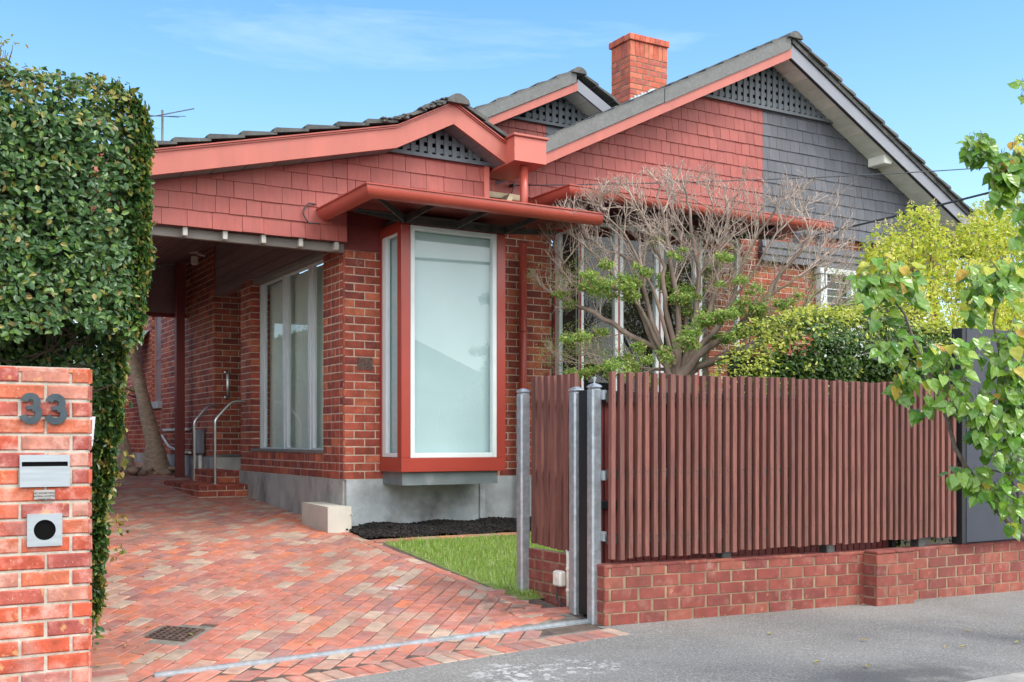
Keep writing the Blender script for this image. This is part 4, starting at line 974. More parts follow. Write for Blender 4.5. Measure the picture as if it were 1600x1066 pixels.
for z in (1.62,1.05,.62): mb.cbox(4.385, 4.410, 6.20, 6.238, z-.035, z+.035, .004)
mb.build('end_post', M['galv'], fence)
ret = thing('return_fence', (4.45,6.9,.05), 'short return of red-brown pickets between two galvanised posts beside the lawn', 'fence')
mb = MB(); gpost(mb, 4.372, 6.55, 1.68, .085); mb.build('post', M['galv'], ret)
mb = MB(); gpost(mb, 4.395, 7.35, 1.70, .085); mb.build('post', M['galv'], ret)
k = 0; y = 6.66
while y < 7.36:
    mb = MB(); x = 4.44+.055*(y-6.6); mb.cbox(x, x+.036, y, y+.062, .45+.04*(y-6.6), 1.80+R.uniform(-.006,.006), .0014)
    for z in (.62,1.06,1.60): mb.tube([(x-.003,y+.03,z),(x+.004,y+.03,z)], .0045, 6)
    mb.build('picket', M['picket'], ret); y += .102; k += 1
for z in (.60,1.06,1.60):
    mb = MB(); mb.cbox(4.50, 4.54, 6.62, 7.36, z-.03, z+.03, .004); mb.build('rail', M['picket'], ret)
mb = MB(); i0 = len(mb.v); left_wall(mb, 4.47, 6.60, 7.38, .02, .44); mb.box(4.474, 4.56, 6.6, 7.38, -.05, .43, 1)
front_wall(mb, 4.47, 4.6, 6.60, .0, .43, heads=True)
mb.build('brick_base', BMW if False else [M['wbrick'], M['wmortar']], ret)
t = thing('sliding_gate', (6,6.4,.05), 'black framed sliding gate pushed back behind the fence, seen end on', 'gate')
mb = MB(); mb.cbox(4.402, 4.45, 6.335, 6.545, .03, 1.665, .004); mb.box(4.43, 4.46, 6.375, 6.43, .03, 1.66); mb.build('end_stile', M['blackm'], t)
mb = MB(); mb.cbox(4.45, 7.6, 6.36, 6.41, 1.60, 1.66, .004); mb.cbox(4.45, 7.6, 6.36, 6.41, .06, .14, .004); mb.cbox(4.45, 7.6, 6.36, 6.41, .80, .86, .004); mb.cbox(7.55, 7.6, 6.36, 6.41, .14, 1.6, .004); mb.build('frame', M['blackm'], t)
mb = MB(); x = 4.47
while x < 7.5: mb.box(x, x+.06, 6.412, 6.43, .06, 1.66); x += .072
mb.build('slats', M['dkred'], t)
t = thing('gate_track', (2.9,6.3,-.02), 'long galvanised gate track set across the mouth of the brick drive', 'gate track')
def stripe_along(mb, y0, y1, dz0, dz1, x0=1.335, x1=4.42, n=18):
    for k in range(n):
        a, b = x0+(x1-x0)*k/n, x0+(x1-x0)*(k+1)/n; P = lambda x, y, d: (x, y, G(x,y)+d)
        mb.hexa([P(a,y0,dz0),P(b,y0,dz0),P(b,y1,dz0),P(a,y1,dz0),P(a,y0,dz1),P(b,y0,dz1),P(b,y1,dz1),P(a,y1,dz1)])
mb = MB(); stripe_along(mb, 6.292, 6.328, -.006, .008); mb.build('base_angle', M['galv'], t)
mb = MB(); stripe_along(mb, 6.305, 6.319, .008, .022); mb.build('running_rail', M['galv'], t)
t = thing('junction_box', (4.46,6.66,.25), 'cream electrical box with a white conduit on the low brick wall', 'electrical box')
mb = MB(); mb.cbox(4.405, 4.468, 6.80, 6.91, .19, .31, .012); mb.tube([(4.41,6.855,.262),(4.40,6.855,.262)], .02, 10); mb.build('body', M['plastic'], t)
mb = MB(); mb.tube([(4.44,6.74,.02),(4.44,6.74,.36),(4.45,6.755,.42),(4.46,6.78,.47)], .015, 10)
for z in (.16,.32): mb.tube([(4.44,6.74,z),(4.44,6.74,z+.025)], .019, 10)
mb.build('conduit', M['plastic'], t, True)
mb = MB(); mb.tube([(4.425,6.865,.19),(4.42,6.87,.10),(4.425,6.80,.05),(4.41,6.74,.03)], .007, 6); mb.build('flex', M['cable'], t, True)
t = thing('metal_panel', (9.6,6.1,.4), 'tall plain dark slate metal panel at the right end of the picket fence', 'panel')
mb = MB(); mb.cbox(8.175, 11.2, 6.085, 6.115, .405, 2.285, .003); mb.build('sheet', M['panel'], t)
mb = MB(); mb.cbox(8.12, 8.172, 6.09, 6.20, .395, 2.28, .003); mb.build('edge_post', M['blackm'], t)
# cream block by the corner of the house; drain grate
mb = MB(); mb.hexa([(3.925,10.42,.33),(4.182,10.42,.33),(4.182,11.2,.36),(3.925,11.2,.36),(3.925,10.42,.617),(4.182,10.42,.612),(4.182,11.2,.625),(3.925,11.2,.628)])
mb.tube([(4.17,10.421,.53),(4.185,10.40,.535)], .006, 5)
tag(mb.build('masonry_block', M['block'], origin=(4.05,10.8,.35)), 'cream painted block standing on the drive against the concrete base', 'block')
mb = MB(); gx, gy, S = 1.645, 7.145, .135
def gp(u, v, d): return (gx+u*ca-v*sa, gy+u*sa+v*ca, G(gx+u*ca-v*sa, gy+u*sa+v*ca)+d+.004)
def gbar(u0, u1, v0, v1, d0, d1): mb.hexa([gp(u0,v0,d0),gp(u1,v0,d0),gp(u1,v1,d0),gp(u0,v1,d0),gp(u0,v0,d1),gp(u1,v0,d1),gp(u1,v1,d1),gp(u0,v1,d1)])
gbar(-S, S, -S, S, -.03, -.003); mb.m[-6:] = [1]*6  # black plate under the bars stands in for the dark drain
for k in range(7):
    o = -S+2*S*k/6
    gbar(-S, S, o-.0055, o+.0055, -.02, .006); gbar(o-.0055, o+.0055, -S, S, -.021, .0048)
gbar(-.235,.235,-.185,.185,-.04,-.0065); mb.m[-6:] = [2]*6
tag(mb.build('drain_grate', [M['iron'], M['black'], M['slab']], origin=(gx,gy,0)), 'square rusty iron drain grate set into the brick paving', 'grate')
# palm trunks in a ring of rocks, far down the drive
def trunk(pts, radii, label):
    t = thing('palm_tree', pts[0], label, 'tree', 'palms beside the drive')
    mb = MB(); P, Rr = [], []; V = [Vector(p) for p in pts]
    for k in range(len(V)-1):
        for q in range(8):
            s = q/8; P.append(V[k].lerp(V[k+1], s)); Rr.append((radii[k]*(1-s)+radii[k+1]*s)*(1+R.uniform(-.03,.03)))
    P.append(V[-1]); Rr.append(radii[-1]); mb.tube(P, Rr, 16); mb.build('trunk', M['palm'], t, True)
    top = V[-1]; mb = MB()
    for k in range(11):
        a = 6.283*k/11+R.uniform(-.1,.1); e = R.uniform(-.2,1.0); L = R.uniform(.8,1.2)
        prev = None
        for q in range(7):
            s = q/6; r = L*s; x = top.x+math.cos(a)*r*math.cos(e); y = top.y+math.sin(a)*r*math.cos(e); z = top.z+r*math.sin(e)-.7*s*s*L*.6; w = .035*(1-s)+.004
            c = ((x-math.sin(a)*w, y+math.cos(a)*w, z), (x+math.sin(a)*w, y-math.cos(a)*w, z))
            if prev: mb.poly([prev[0], prev[1], c[1], c[0]])
            prev = c
    mb.build('crown', M['hleaf'], t)
g18 = G(3.8,18)
trunk([(3.86,18.0,g18-.05),(3.80,18.0,g18+.5),(3.62,18.05,g18+1.3),(3.45,18.1,g18+2.1),(3.30,18.15,g18+5.4)], [.25,.135,.10,.09,.085], 'nearest leaning palm trunk, rough brown bark, swollen at its foot among rocks')
trunk([(3.55,18.9,G(3,18.9)-.05),(3.45,18.9,1.4),(3.32,18.9,2.4),(3.1,18.9,5.8)], [.16,.10,.085,.08], 'thinner palm trunk standing just behind the swollen leaning one')
trunk([(3.22,19.2,G(3,19)-.05),(3.12,19.2,1.5),(3.02,19.2,2.5),(2.8,19.2,5.6)], [.18,.12,.10,.09], 'palm trunk farthest down the drive, half hidden by the hedge')
for k in range(64):
    a = R.uniform(0, 6.283); rr = R.uniform(.26,.80); x = 3.72+rr*math.cos(a)*.9-.15; y = 17.9+rr*math.sin(a)*.7
    if y > 18.2: y -= .5
    if x > 4.08: x = 4.05
    r = R.uniform(.045,.085); mb = MB(); n, m_ = 8, 5; z = G(x,y)+r*.35+R.choice([0,0,.06])
    ax, ay, az = r*R.uniform(.8,1.4), r*R.uniform(.8,1.3), r*R.uniform(.55,.8); ph = R.uniform(0,3)
    vi = []
    for i in range(m_+1):
        th = math.pi*i/m_
        for j in range(n):
            f = 1+.16*math.sin(3*j+ph+i*1.7)+R.uniform(-.07,.07); q = 2*math.pi*j/n+ph
            mb.v.append((x+ax*f*math.sin(th)*math.cos(q), y+ay*f*math.sin(th)*math.sin(q), z+az*math.cos(th)))
    for i in range(m_):
        for j in range(n): mb.f.append((i*n+j, (i+1)*n+j, (i+1)*n+(j+1)%n, i*n+(j+1)%n)); mb.m.append(0)
    tag(mb.build('rock', M['rock'], smooth=True, origin=(x,y,z)), 'rounded brown rock piled at the foot of the palm trunks', 'rock', 'rocks round the palms')
# striped canvas awning on the rear window and the back fence
t = thing('canvas_awning', (4.1,20.6,2.6), 'grey and white striped canvas window awning beyond the carport', 'awning')
for nm, par in (('canvas_stripe', 0), ('pale_canvas_stripe', 1)):
    mb = MB()
    for k in range(10):
        if k % 2 == par: a = 20.2+.1*k; mb.hexa([(3.40,a,2.33),(3.40,a+.1,2.33),(4.19,a+.1,3.30),(4.19,a,3.30),(3.40,a,2.345),(3.40,a+.1,2.345),(4.19,a+.1,3.315),(4.19,a,3.315)]); mb.hexa([(3.395,a,2.10),(3.402,a,2.10),(3.402,a+.1,2.10),(3.395,a+.1,2.10),(3.395,a,2.335),(3.402,a,2.335),(3.402,a+.1,2.335),(3.395,a+.1,2.335)])
    mb.build(nm, M['stripe2' if par else 'stripe'], t)
mb = MB(); mb.tube([(3.42,20.22,2.34),(4.19,20.22,2.1)], .012, 6); mb.tube([(3.42,21.18,2.34),(4.19,21.18,2.1)], .012, 6); mb.build('arm', M['blackm'], t)
t = thing('back_fence', (1,23.9,.9), 'dark red board fence closing the far end of the drive', 'fence')
mb = MB()
for k in range(12): mb.box(-3.5, 4.2, 23.8, 23.83, .8+.15*k, .8+.15*k+.135)
mb.build('boards', M['dkred'], t)
mb = MB()
for x in (-3,-.6,1.8,4.0): mb.cbox(x, x+.1, 23.84, 23.94, .7, 2.6, .005)
mb.build('fence_posts', M['dkred'], t)
# fallen leaves on the ground
def fallen(x, y, s, label, grp, col=None):
    mb = MB(); a = R.uniform(0,6.28); z = G(x,y)+.012; c, s2 = math.cos(a), math.sin(a); cv = R.uniform(.1,.5)*s
    pts = [(-1,0,.0),(-.3,.45,cv),(.5,.35,cv*.8),(1,0,.3*cv),(.5,-.35,cv*.7),(-.3,-.45,cv)]
    P = [(x+(u*c-v*s2)*s, y+(u*s2+v*c)*s, z+w) for u, v, w in pts]
    mb.poly([P[0],P[3],P[2],P[1]]); mb.poly([P[0],P[5],P[4],P[3]])
    tag(mb.build('fallen_leaf', M['leafy'], origin=(x,y,z)), label, 'leaf', grp)
for x, y in ((1.08,6.6),(1.0,6.25),(1.12,6.95),(.98,5.95),(1.42,6.62),(1.38,7.3),(1.52,7.36),(1.30,6.95),(1.72,7.05),(2.35,6.55),(2.1,8.3),(2.6,7.4),(3.05,8.6),(1.9,9.2),(1.16,5.7)):
    fallen(x, y, R.uniform(.018,.032), 'small yellow leaf fallen on the brick drive', 'leaves fallen on the bricks')
for k in range(26): 
    x = R.uniform(4.5,10); fallen(x, 6.13-abs(R.gauss(0,.06))-(.14 if 6.9 < x < 7.45 else 0), R.uniform(.008,.018), 'scrap of dry leaf litter along the foot of the brick wall', 'litter along the wall')
for x, y in ((4.75,4.55),(4.95,4.35),(5.6,4.95),(5.9,4.55),(6.0,4.5),(6.6,4.9),(6.5,4.45),(7.2,5.2),(7.0,4.75),(5.2,5.4)):
    fallen(x, y, R.uniform(.02,.032), 'small dry leaf lying on the grey asphalt footpath', 'leaves fallen on the footpath')
# ------------------------------------------------------------------ planting
def leafq(mb, p, nrm, s, asp=.55, m=0, curl=.25, along=None):
    """an oval leaf of two folded halves; nrm: the way its face looks"""
    n = Vector(nrm).normalized()
    t = Vector((R.uniform(-1,1), R.uniform(-1,1), R.uniform(-1,1))) if along is None else Vector(along)
    t = t-n*t.dot(n)
    if t.length < 1e-3: t = n.orthogonal()
    t.normalize(); b = n.cross(t); w = s*asp*.5; p = Vector(p); i = len(mb.v); c = n*(w*curl*2)
    for q in (p, p+t*s*.30+b*w+c, p+t*s*.70+b*w*.82+c*.8, p+t*s-n*s*.06, p+t*s*.70-b*w*.82+c*.8, p+t*s*.30-b*w+c): mb.v.append((q.x,q.y,q.z))
    mb.f.append((i,i+3,i+2,i+1)); mb.m.append(m); mb.f.append((i,i+5,i+4,i+3)); mb.m.append(m)
def jn(n, a): return (n[0]+R.gauss(0,a), n[1]+R.gauss(0,a), n[2]+R.gauss(0,a))
def wob(x, y, z): return .5*math.sin(2.1*x+1.3*y)+.5*math.sin(3.1*y-2.2*z+1)+.4*math.sin(5.3*z+4.1*x)+.3*math.sin(9*y+7*z)
# the tall hedge beside the pillar
hedge = thing('tall_hedge', (.2,7.6,-.05), 'tall clipped hedge of small glossy dark leaves overhanging the letterbox pillar', 'hedge')
mb = MB()
def hright(z):
    pts = [(.1,.99),(.25,1.03),(.5,1.09),(1.0,1.15),(1.6,1.20),(1.9,1.23),(2.3,1.25),(2.9,1.26),(3.08,1.245),(3.17,1.19),(3.22,1.10),(3.25,1.0)]
    for (a, xa), (b, xb) in zip(pts[:-1], pts[1:]):
        if z <= b: return xa+(xb-xa)*max(0,(z-a))/(b-a)
    return pts[-1][1]
def hleaf(p, n, s=None, new=None):
    q = R.random(); nw = (new if new is not None else .10)
    leafq(mb, p, jn(n, .45), s or R.uniform(.028,.048), R.uniform(.5,.66), 1 if q < nw else 0, R.uniform(.05,.35))
ztop = lambda x, y: 3.215+.018*wob(x*2,y*2,0)-.05*max(0,(x-1.0)/.25)**2
for _ in range(17500):                                    # front face, above the pillar
    x = R.uniform(-.9, 1.24); z = R.uniform(1.80, 3.25)
    if z > ztop(x, 6): z = ztop(x,6)-R.random()*.05
    xr = hright(z)
    if x > xr: continue
    lo = 1.86+.05*math.sin(x*9)+(-.12 if x < .50 else 0)+.03*math.sin(x*31)
    if z < lo: continue
    edge = max(0, (x-(xr-.22))/.22); rise = max(0,(z-2.98)/.27)
    y = 5.97+.045*wob(x*2.5,z*2.5,z)+.035*max(0,wob(x*11,z*10,x*7))+abs(R.gauss(0,.075))+.13*edge**2+.05*rise**2
    cl = wob(x*4,z*4,1)
    if cl < -.45 and R.random() < .6: y += .10
    hleaf((x,y,z), (.15+.9*edge**2,-1,.35+.6*rise), new=.04+.10*(z > 2.95)+.2*rise+.10*edge+(.12 if wob(x*7,z*6,3) > .6 else 0))
for _ in range(21000):                                    # face along the drive
    z = R.uniform(.28, 3.22); y = R.uniform(6.05 if z > 1.85 else 6.42, 9.6)
    if R.random() < .62: y = (6.05 if z > 1.85 else 6.42)+R.random()**2*.8
    if z < .30+.25*(y > 8)*R.random(): continue
    x = hright(z)+.03*wob(y*2,z*2,y)-abs(R.gauss(0,.045))-.06*max(0,(z-3.05)/.2)**2
    if z < .45 and R.random() < (.45-z)*2: continue
    hleaf((x,y,z), (1,-.25,.3), new=.22 if z > .5 else .32)
for _ in range(9000):                                     # the hedge's far reach along the drive
    y = R.uniform(9.6, 25); z = R.uniform(.5, 2.3 if y < 19.7 else 3.7); hleaf((1.02+.04*wob(y*2,z*2,y)-abs(R.gauss(0,.05)), y, z), (1,-.2,.3), R.uniform(.06,.10), new=.15)
for _ in range(8500):                                     # face behind and beside the pillar
    z = R.uniform(.18,1.95); xr = hright(z); x = R.uniform(.35, xr); y = 6.44+abs(R.gauss(0,.06))+.12*max(0,(x-xr+.15)/.15)**2
    hleaf((x,y,z), (.3,-1,.2), new=.05+.18*max(0,(x-xr+.12)/.12))
for _ in range(5500):                                     # top
    x = R.uniform(-.9,1.2); y = R.uniform(6.0,9.6); hleaf((x,y,ztop(x,y)-abs(R.gauss(0,.04))+.01), (.1,-.2,1), new=.35)
for _ in range(900):                                      # shadowed leaves in the gap above the pillar
    x = R.uniform(.2,1.15); z = R.uniform(1.62,1.95); hleaf((x, 6.38+R.uniform(0,.1), z), (0,-1,-.1), new=.0)
for _ in range(260):                                      # clump low beside the pillar's left
    hleaf((R.uniform(.3,.50)+0, R.uniform(5.94,6.1), R.uniform(1.70,1.90)), (0,-1,.3), new=.06)
for _ in range(170):                                      # sprigs at the foot
    hleaf((R.uniform(.93,1.05), R.uniform(6.35,6.6), R.uniform(.14,.34)), (.6,-.8,.3), new=.3)
for k in range(46):                                       # stray new shoots along the outline
    if k < 40: b = Vector((hright(2.0+1.3*R.random()), R.uniform(6.05,6.6), R.uniform(.4,3.3))); b.x = hright(b.z)-.02; d = Vector((1,-.2,R.uniform(0,.8)))
    else: x = R.uniform(.3,1.0); b = Vector((x, R.uniform(6.0,6.5), ztop(x,6.2)-.02)); d = Vector((R.uniform(-.3,.3),-.2,1))
    d.normalize(); L = R.uniform(.02,.07)
    for q in range(5): hleaf(b+d*L*q/4, jn(d,.7), R.uniform(.025,.045), .75)
mb.build('foliage', [M['hleaf'], M['hleaf2']], hedge)
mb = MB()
mb.box(-.95, .90, 9.5, 19.7, .4, 2.25); mb.box(-.95, .90, 19.7, 25, .4, 3.65); mb.box(-.95, .98, 6.22, 9.5, 2.02, 3.05); mb.box(-.9, .93, 6.58, 9.5, .28, 2.02)  # solid dark boxes, the hedge's inner shade put into their colour
mb.build('shaded_core', M['core'], hedge)
mb = MB()
for k in range(11):
    x = R.uniform(.0,.75); y = R.uniform(6.7,9.2); mb.tube([(x,y,G(x,y)-.05),(x+R.uniform(-.05,.05),y,.3),(x+R.uniform(-.15,.15),y,.7)], [.03,.026,.02], 7)
for k in range(26):
    x = R.uniform(.45,1.1); y = 6.4; z = R.uniform(1.45,1.95); mb.tube([(x,y,z),(x+R.uniform(-.15,.15),y-.05,z+R.uniform(-.02,.1)),(x+R.uniform(-.25,.25),y-.1,z+R.uniform(0,.2))], [.006,.004,.002], 4)
for k in range(9):                                        # bare shoots standing above the hedge at its left
    x = .52+R.uniform(-.07,.05); y = 6.25+R.uniform(-.1,.1); z = 3.20; P = [(x,y,z)]
    for q in range(4): P.append((P[-1][0]+R.uniform(-.03,.03), P[-1][1]+R.uniform(-.02,.02), P[-1][2]+R.uniform(.03,.055)))
    mb.tube(P, [.004,.0035,.003,.002,.0015], 4)
mb.build('stems', M['twig'], hedge)
mb = MB()
for k in range(90): leafq(mb, (.52+R.gauss(0,.05), 6.25+R.gauss(0,.06), R.uniform(3.24,3.43)), jn((0,-1,.5),.6), R.uniform(.02,.035), .4, 0, .3)
mb.build('shoot_leaves', M['hleaf2'], hedge)

# half dead shrub behind the fence
shrub = thing('bare_shrub', (7.35,8.95,.2), 'half dead spreading shrub, bare grey twigs with a few green tufts, behind the fence', 'shrub')
thick = MB(); thin = MB(); tips = []
def wander(p, d, L, r0, r1, n, up, jit):
    P = [Vector(p)]; d = Vector(d).normalized()
    for k in range(n):
        d = (d+Vector((R.gauss(0,jit), R.gauss(0,jit), R.gauss(0,jit)+up))).normalized(); P.append(P[-1]+d*L/n)
    return P, [r0+(r1-r0)*k/n for k in range(n+1)], d
def ceilz(x):
    T = [(4.6,2.6),(5.15,3.22),(5.45,3.42),(5.8,3.72),(6.4,3.95),(7.0,3.92),(7.6,3.84),(8.2,3.72),(8.5,3.4),(9.0,2.72),(9.6,2.5)]
    x = x/1.1
    for (a, za), (b, zb) in zip(T[:-1], T[1:]):
        if x <= b: return 1.3+1.1*(-1.3)+1.1*(za+(zb-za)*max(0,(x-a))/(b-a))
    return 2.7
def pxy(p):
    z = math.sin(AA)*p.x+math.cos(AA)*p.y; return 800+FF*(math.cos(AA)*p.x-math.sin(AA)*p.y)/z, HYY-FF*(p.z-1.3)/z
def cl(P):
    for k in range(1, len(P)):
        q = pxy(P[k])[0]
        if q < 838 or q > 1338: return P[:max(2,k)]
        if P[k].z > ceilz(P[k].x)+R.uniform(-.06,.08): return P[:max(2,k)]
    return P
FF, HYY, AA = 1677.3, 688., rad(30.377)
def twig(p, d, L, r, lvl):
    P, Rr, de = wander(p, d, L, r, r*.6, 4 if lvl < 4 else 3, .07, .20); P = cl(P); Rr = Rr[:len(P)]
    thin.tube(P, Rr, 5 if lvl < 3 else 3, cap=False); tips.append(P[-1])
    if lvl == 4: return
    for k in range(R.choice((4,5,5,6)) if lvl == 2 else R.choice((3,3,4))):
        s = R.uniform(.25,1.0)*(len(P)-1.001); i = int(s); q = P[i].lerp(P[i+1], s-i); dd = (P[i+1]-P[i]).normalized()
        a = Vector((R.gauss(0,1), R.gauss(0,.8), R.gauss(0,1)+.25)); a = (a-dd*a.dot(dd)).normalized(); an = R.uniform(.4,.9)
        twig(q, dd*math.cos(an)+a*math.sin(an), L*R.uniform(.42,.68), max(.0022, r*.5), lvl+1)
FF, HYY, AA = 1677.3, 688., rad(30.377)
def along(px, py, z):                                       # a point z metres off along the sight line, for laying out the branches
    u = (px-800)/FF; v = (HYY-py)/FF
    return Vector(((math.sin(AA)+math.cos(AA)*u)*z, (math.cos(AA)-math.sin(AA)*u)*z, 1.3+v*z))
LIMBS = [
 ((1035,548),(1000,530),(960,505),(915,480),(885,470),(852,452),(835,438)), ((1030,560),(1010,500),(990,462),(972,447),(940,455),(905,450),(882,430),(870,402),(863,378)),
 ((1040,560),(1016,500),(1006,450),(1000,420),(975,400),(945,385),(917,370),(905,350)), ((1060,560),(1046,500),(1036,450),(1030,400),(1010,350),(985,322),(965,300)),
 ((1062,560),(1060,480),(1050,420),(1040,370),(1030,320),(1025,285)), ((1075,550),(1090,490),(1095,430),(1085,380),(1075,330),(1070,292)),
 ((1080,550),(1110,490),(1120,440),(1125,390),(1140,340),(1150,302)), ((1085,555),(1130,500),(1150,450),(1165,400),(1195,350),(1222,312)),
 ((1090,560),(1150,515),(1190,470),(1220,430),(1250,392),(1262,352)), ((1090,570),(1160,545),(1210,525),(1260,505),(1300,482),(1328,468)),
 ((1095,575),(1170,540),(1230,500),(1270,460),(1305,432)), ((1090,575),(1150,556),(1210,532),(1285,517),(1335,475)),
 ((1050,580),(1000,576),(950,577),(916,570)), ((1040,555),(1000,480),(960,430),(930,400),(900,375)), ((1065,555),(1075,470),(1110,400),(1120,350),(1110,300)),
 ((1085,560),(1140,480),(1180,420),(1210,370),(1235,330)), ((1050,555),(1020,450),(985,380),(950,340),(935,320)), ((1070,550),(1055,450),(1065,380),(1050,320),(1045,280)), ((1088,560),(1160,500),(1215,455),(1262,430),(1290,405))]
base = along(1064, 640, 11.5); base.z = G(base.x, base.y)-.05
hub = along(1060, 590, 11.45)
thick.tube([base, base.lerp(hub,.5)+Vector((.03,0,0)), hub], [.19,.155,.165], 10)
for n_, LB in enumerate(LIMBS):
    off = R.uniform(-.45,.35); P = [hub+Vector((R.gauss(0,.04),R.gauss(0,.04),-.03))]
    for k, (a, b) in enumerate(LB): P.append(along(a+R.uniform(-4,4), b+R.uniform(-3,3), 11.45+off*(k+1)/len(LB)))
    Q = []
    for k in range(len(P)-1):
        for q in range(3): Q.append(P[k].lerp(P[k+1], q/3)+(Vector((R.gauss(0,.012),R.gauss(0,.012),R.gauss(0,.012))) if q else Vector()))
    Q.append(P[-1]); r0 = R.uniform(.036,.054) if n_ < 12 else .030
    thick.tube(Q, [r0*(1-.80*(k/(len(Q)-1))**.8) for k in range(len(Q))], 7, cap=False)
    for k in range(R.choice((9,10,11))):
        s = R.uniform(.34,1.0)*(len(Q)-1.001); i = int(s); q = Q[i].lerp(Q[i+1], s-i); dd = (Q[i+1]-Q[i]).normalized()
        a = Vector((R.gauss(0,1), R.gauss(0,.8), R.gauss(0,1)+.5)); a = (a-dd*a.dot(dd)).normalized(); an = R.uniform(.35,.85)
        twig(q, dd*math.cos(an)+a*math.sin(an), R.uniform(.32,.62), R.uniform(.0055,.009), 2)
    twig(Q[-1], Q[-1]-Q[-2], .35, .007, 2)
thick.build('branches', M['bark'], shrub, True)
tw_ = thin.build('dead_twigs', M['deadtwig'], shrub, True)
mb = MB()
tuft = []
for px, py, r in ((935,440,.17),(965,452,.15),(990,440,.13),(905,448,.12),(880,462,.11),(1000,455,.12),(1010,425,.10),(950,425,.10),(918,528,.11),(945,520,.07),(935,578,.13),(960,570,.14),(985,560,.09),(915,585,.10),(1025,380,.08),(1050,400,.09),(1040,440,.12),(1075,450,.12),(1060,475,.13),(1095,485,.14),(1130,485,.13),(1115,500,.14),(1160,480,.12),(1180,490,.11),(1110,420,.10),(1135,405,.10),(1150,440,.10),(1185,455,.09),(1090,530,.15),(1120,535,.14),(1070,560,.12),(1030,560,.10),(1000,540,.08),(1150,525,.12),(1190,520,.11),(1215,480,.09),(1010,590,.12),(1240,470,.07)):
    q = along(px, py, 11.4+R.uniform(-.6,.2))
    for k in range(3): tuft.append((q.x+R.gauss(0,.8)*r, q.y+R.gauss(0,.5)*r, q.z+R.gauss(0,.35)*r, r*R.uniform(.6,1.05)))
for x, y, z, r in tuft:
    n = int(17000*r*r)
    for _ in range(n):
        u = Vector((R.gauss(0,1), R.gauss(0,1), R.gauss(0,.42))); u *= r*.62*R.random()**.3/max(.5,u.length)
        q = Vector((x,y,z))+u*1.25
        leafq(mb, q, jn((u.x,u.y-.3,u.z+.6),.5), R.uniform(.022,.045), .42, 1 if R.random() < .10 else 0, .3)
for q in tips:
    u, v = pxy(q)
    if v > 385+40*math.sin(u*.02) and R.random() < .12+.55*min(1,(v-385)/95):
        for _ in range(9): leafq(mb, q+Vector((R.gauss(0,.032),R.gauss(0,.032),R.gauss(0,.028))), jn((0,-.3,.7),.7), R.uniform(.014,.030), .38, 1 if R.random() < .10+.25*(v < 450) else 0, .3)
mb.build('foliage', [M['cyp'], M['cypd']], shrub)

# low hedge behind the right part of the fence
lh = thing('low_hedge', (8,7.4,.05), 'broad low hedge with bright yellow-green tips rising behind the pickets', 'hedge')
mb = MB(); ht = lambda x: 2.42+.10*math.sin(2.3*x+.5)+.06*math.sin(6.1*x)-.55*max(0,(7.3-x)/.55)**2+.10*(1 if 7.2<x<8.6 else 0)
for _ in range(15000):
    x = R.uniform(6.72,9.7); z = R.uniform(1.2, ht(x)); rise = max(0,(z-ht(x)+.3)/.3)
    y = 6.98+.07*wob(x*3,z*3,2)+abs(R.gauss(0,.07))+.22*rise**2
    leafq(mb, (x,y,z), jn((0,-1,.5+.6*rise),.5), R.uniform(.035,.062), .58, 1 if R.random() < .02+.55*rise**2+(.14 if wob(x*5,z*5,2) > .8 else 0) else 0, .2)
for _ in range(5500):
    x = R.uniform(6.72,9.7); y = R.uniform(7.1,8.0); leafq(mb, (x,y,ht(x)+.05*wob(x*6,y*6,0)-abs(R.gauss(0,.05))), jn((0,-.4,1),.5), R.uniform(.028,.05), .6, 1 if R.random() < .6 else 0, .2)
for _ in range(160):
    x = R.uniform(6.8,9.3); z0 = ht(x)-.02; y = R.uniform(7.1,7.5)
    for q in range(6): leafq(mb, (x+R.gauss(0,.02), y+R.gauss(0,.02), z0+.018*q), jn((0,-.3,.7),.6), R.uniform(.03,.045), .5, 1, .3)
for _ in range(1600):
    x = R.uniform(4.9,9.4); leafq(mb, (x, R.uniform(6.7,7.2), R.uniform(.15,.75)), jn((0,-1,.6),.6), R.uniform(.03,.05), .55, 1 if R.random() < .2 else 0, .2)
mb.build('foliage', [M['bleaf'], M['bleaf2']], lh)
mb = MB(); mb.box(7.0,9.6,7.22,7.85,.5,2.08)  # solid dark box standing in for shade between the leaves; stems follow
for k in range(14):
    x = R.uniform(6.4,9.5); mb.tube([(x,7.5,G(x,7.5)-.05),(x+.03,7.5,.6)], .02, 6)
mb.build('shaded_core', M['core'], lh)

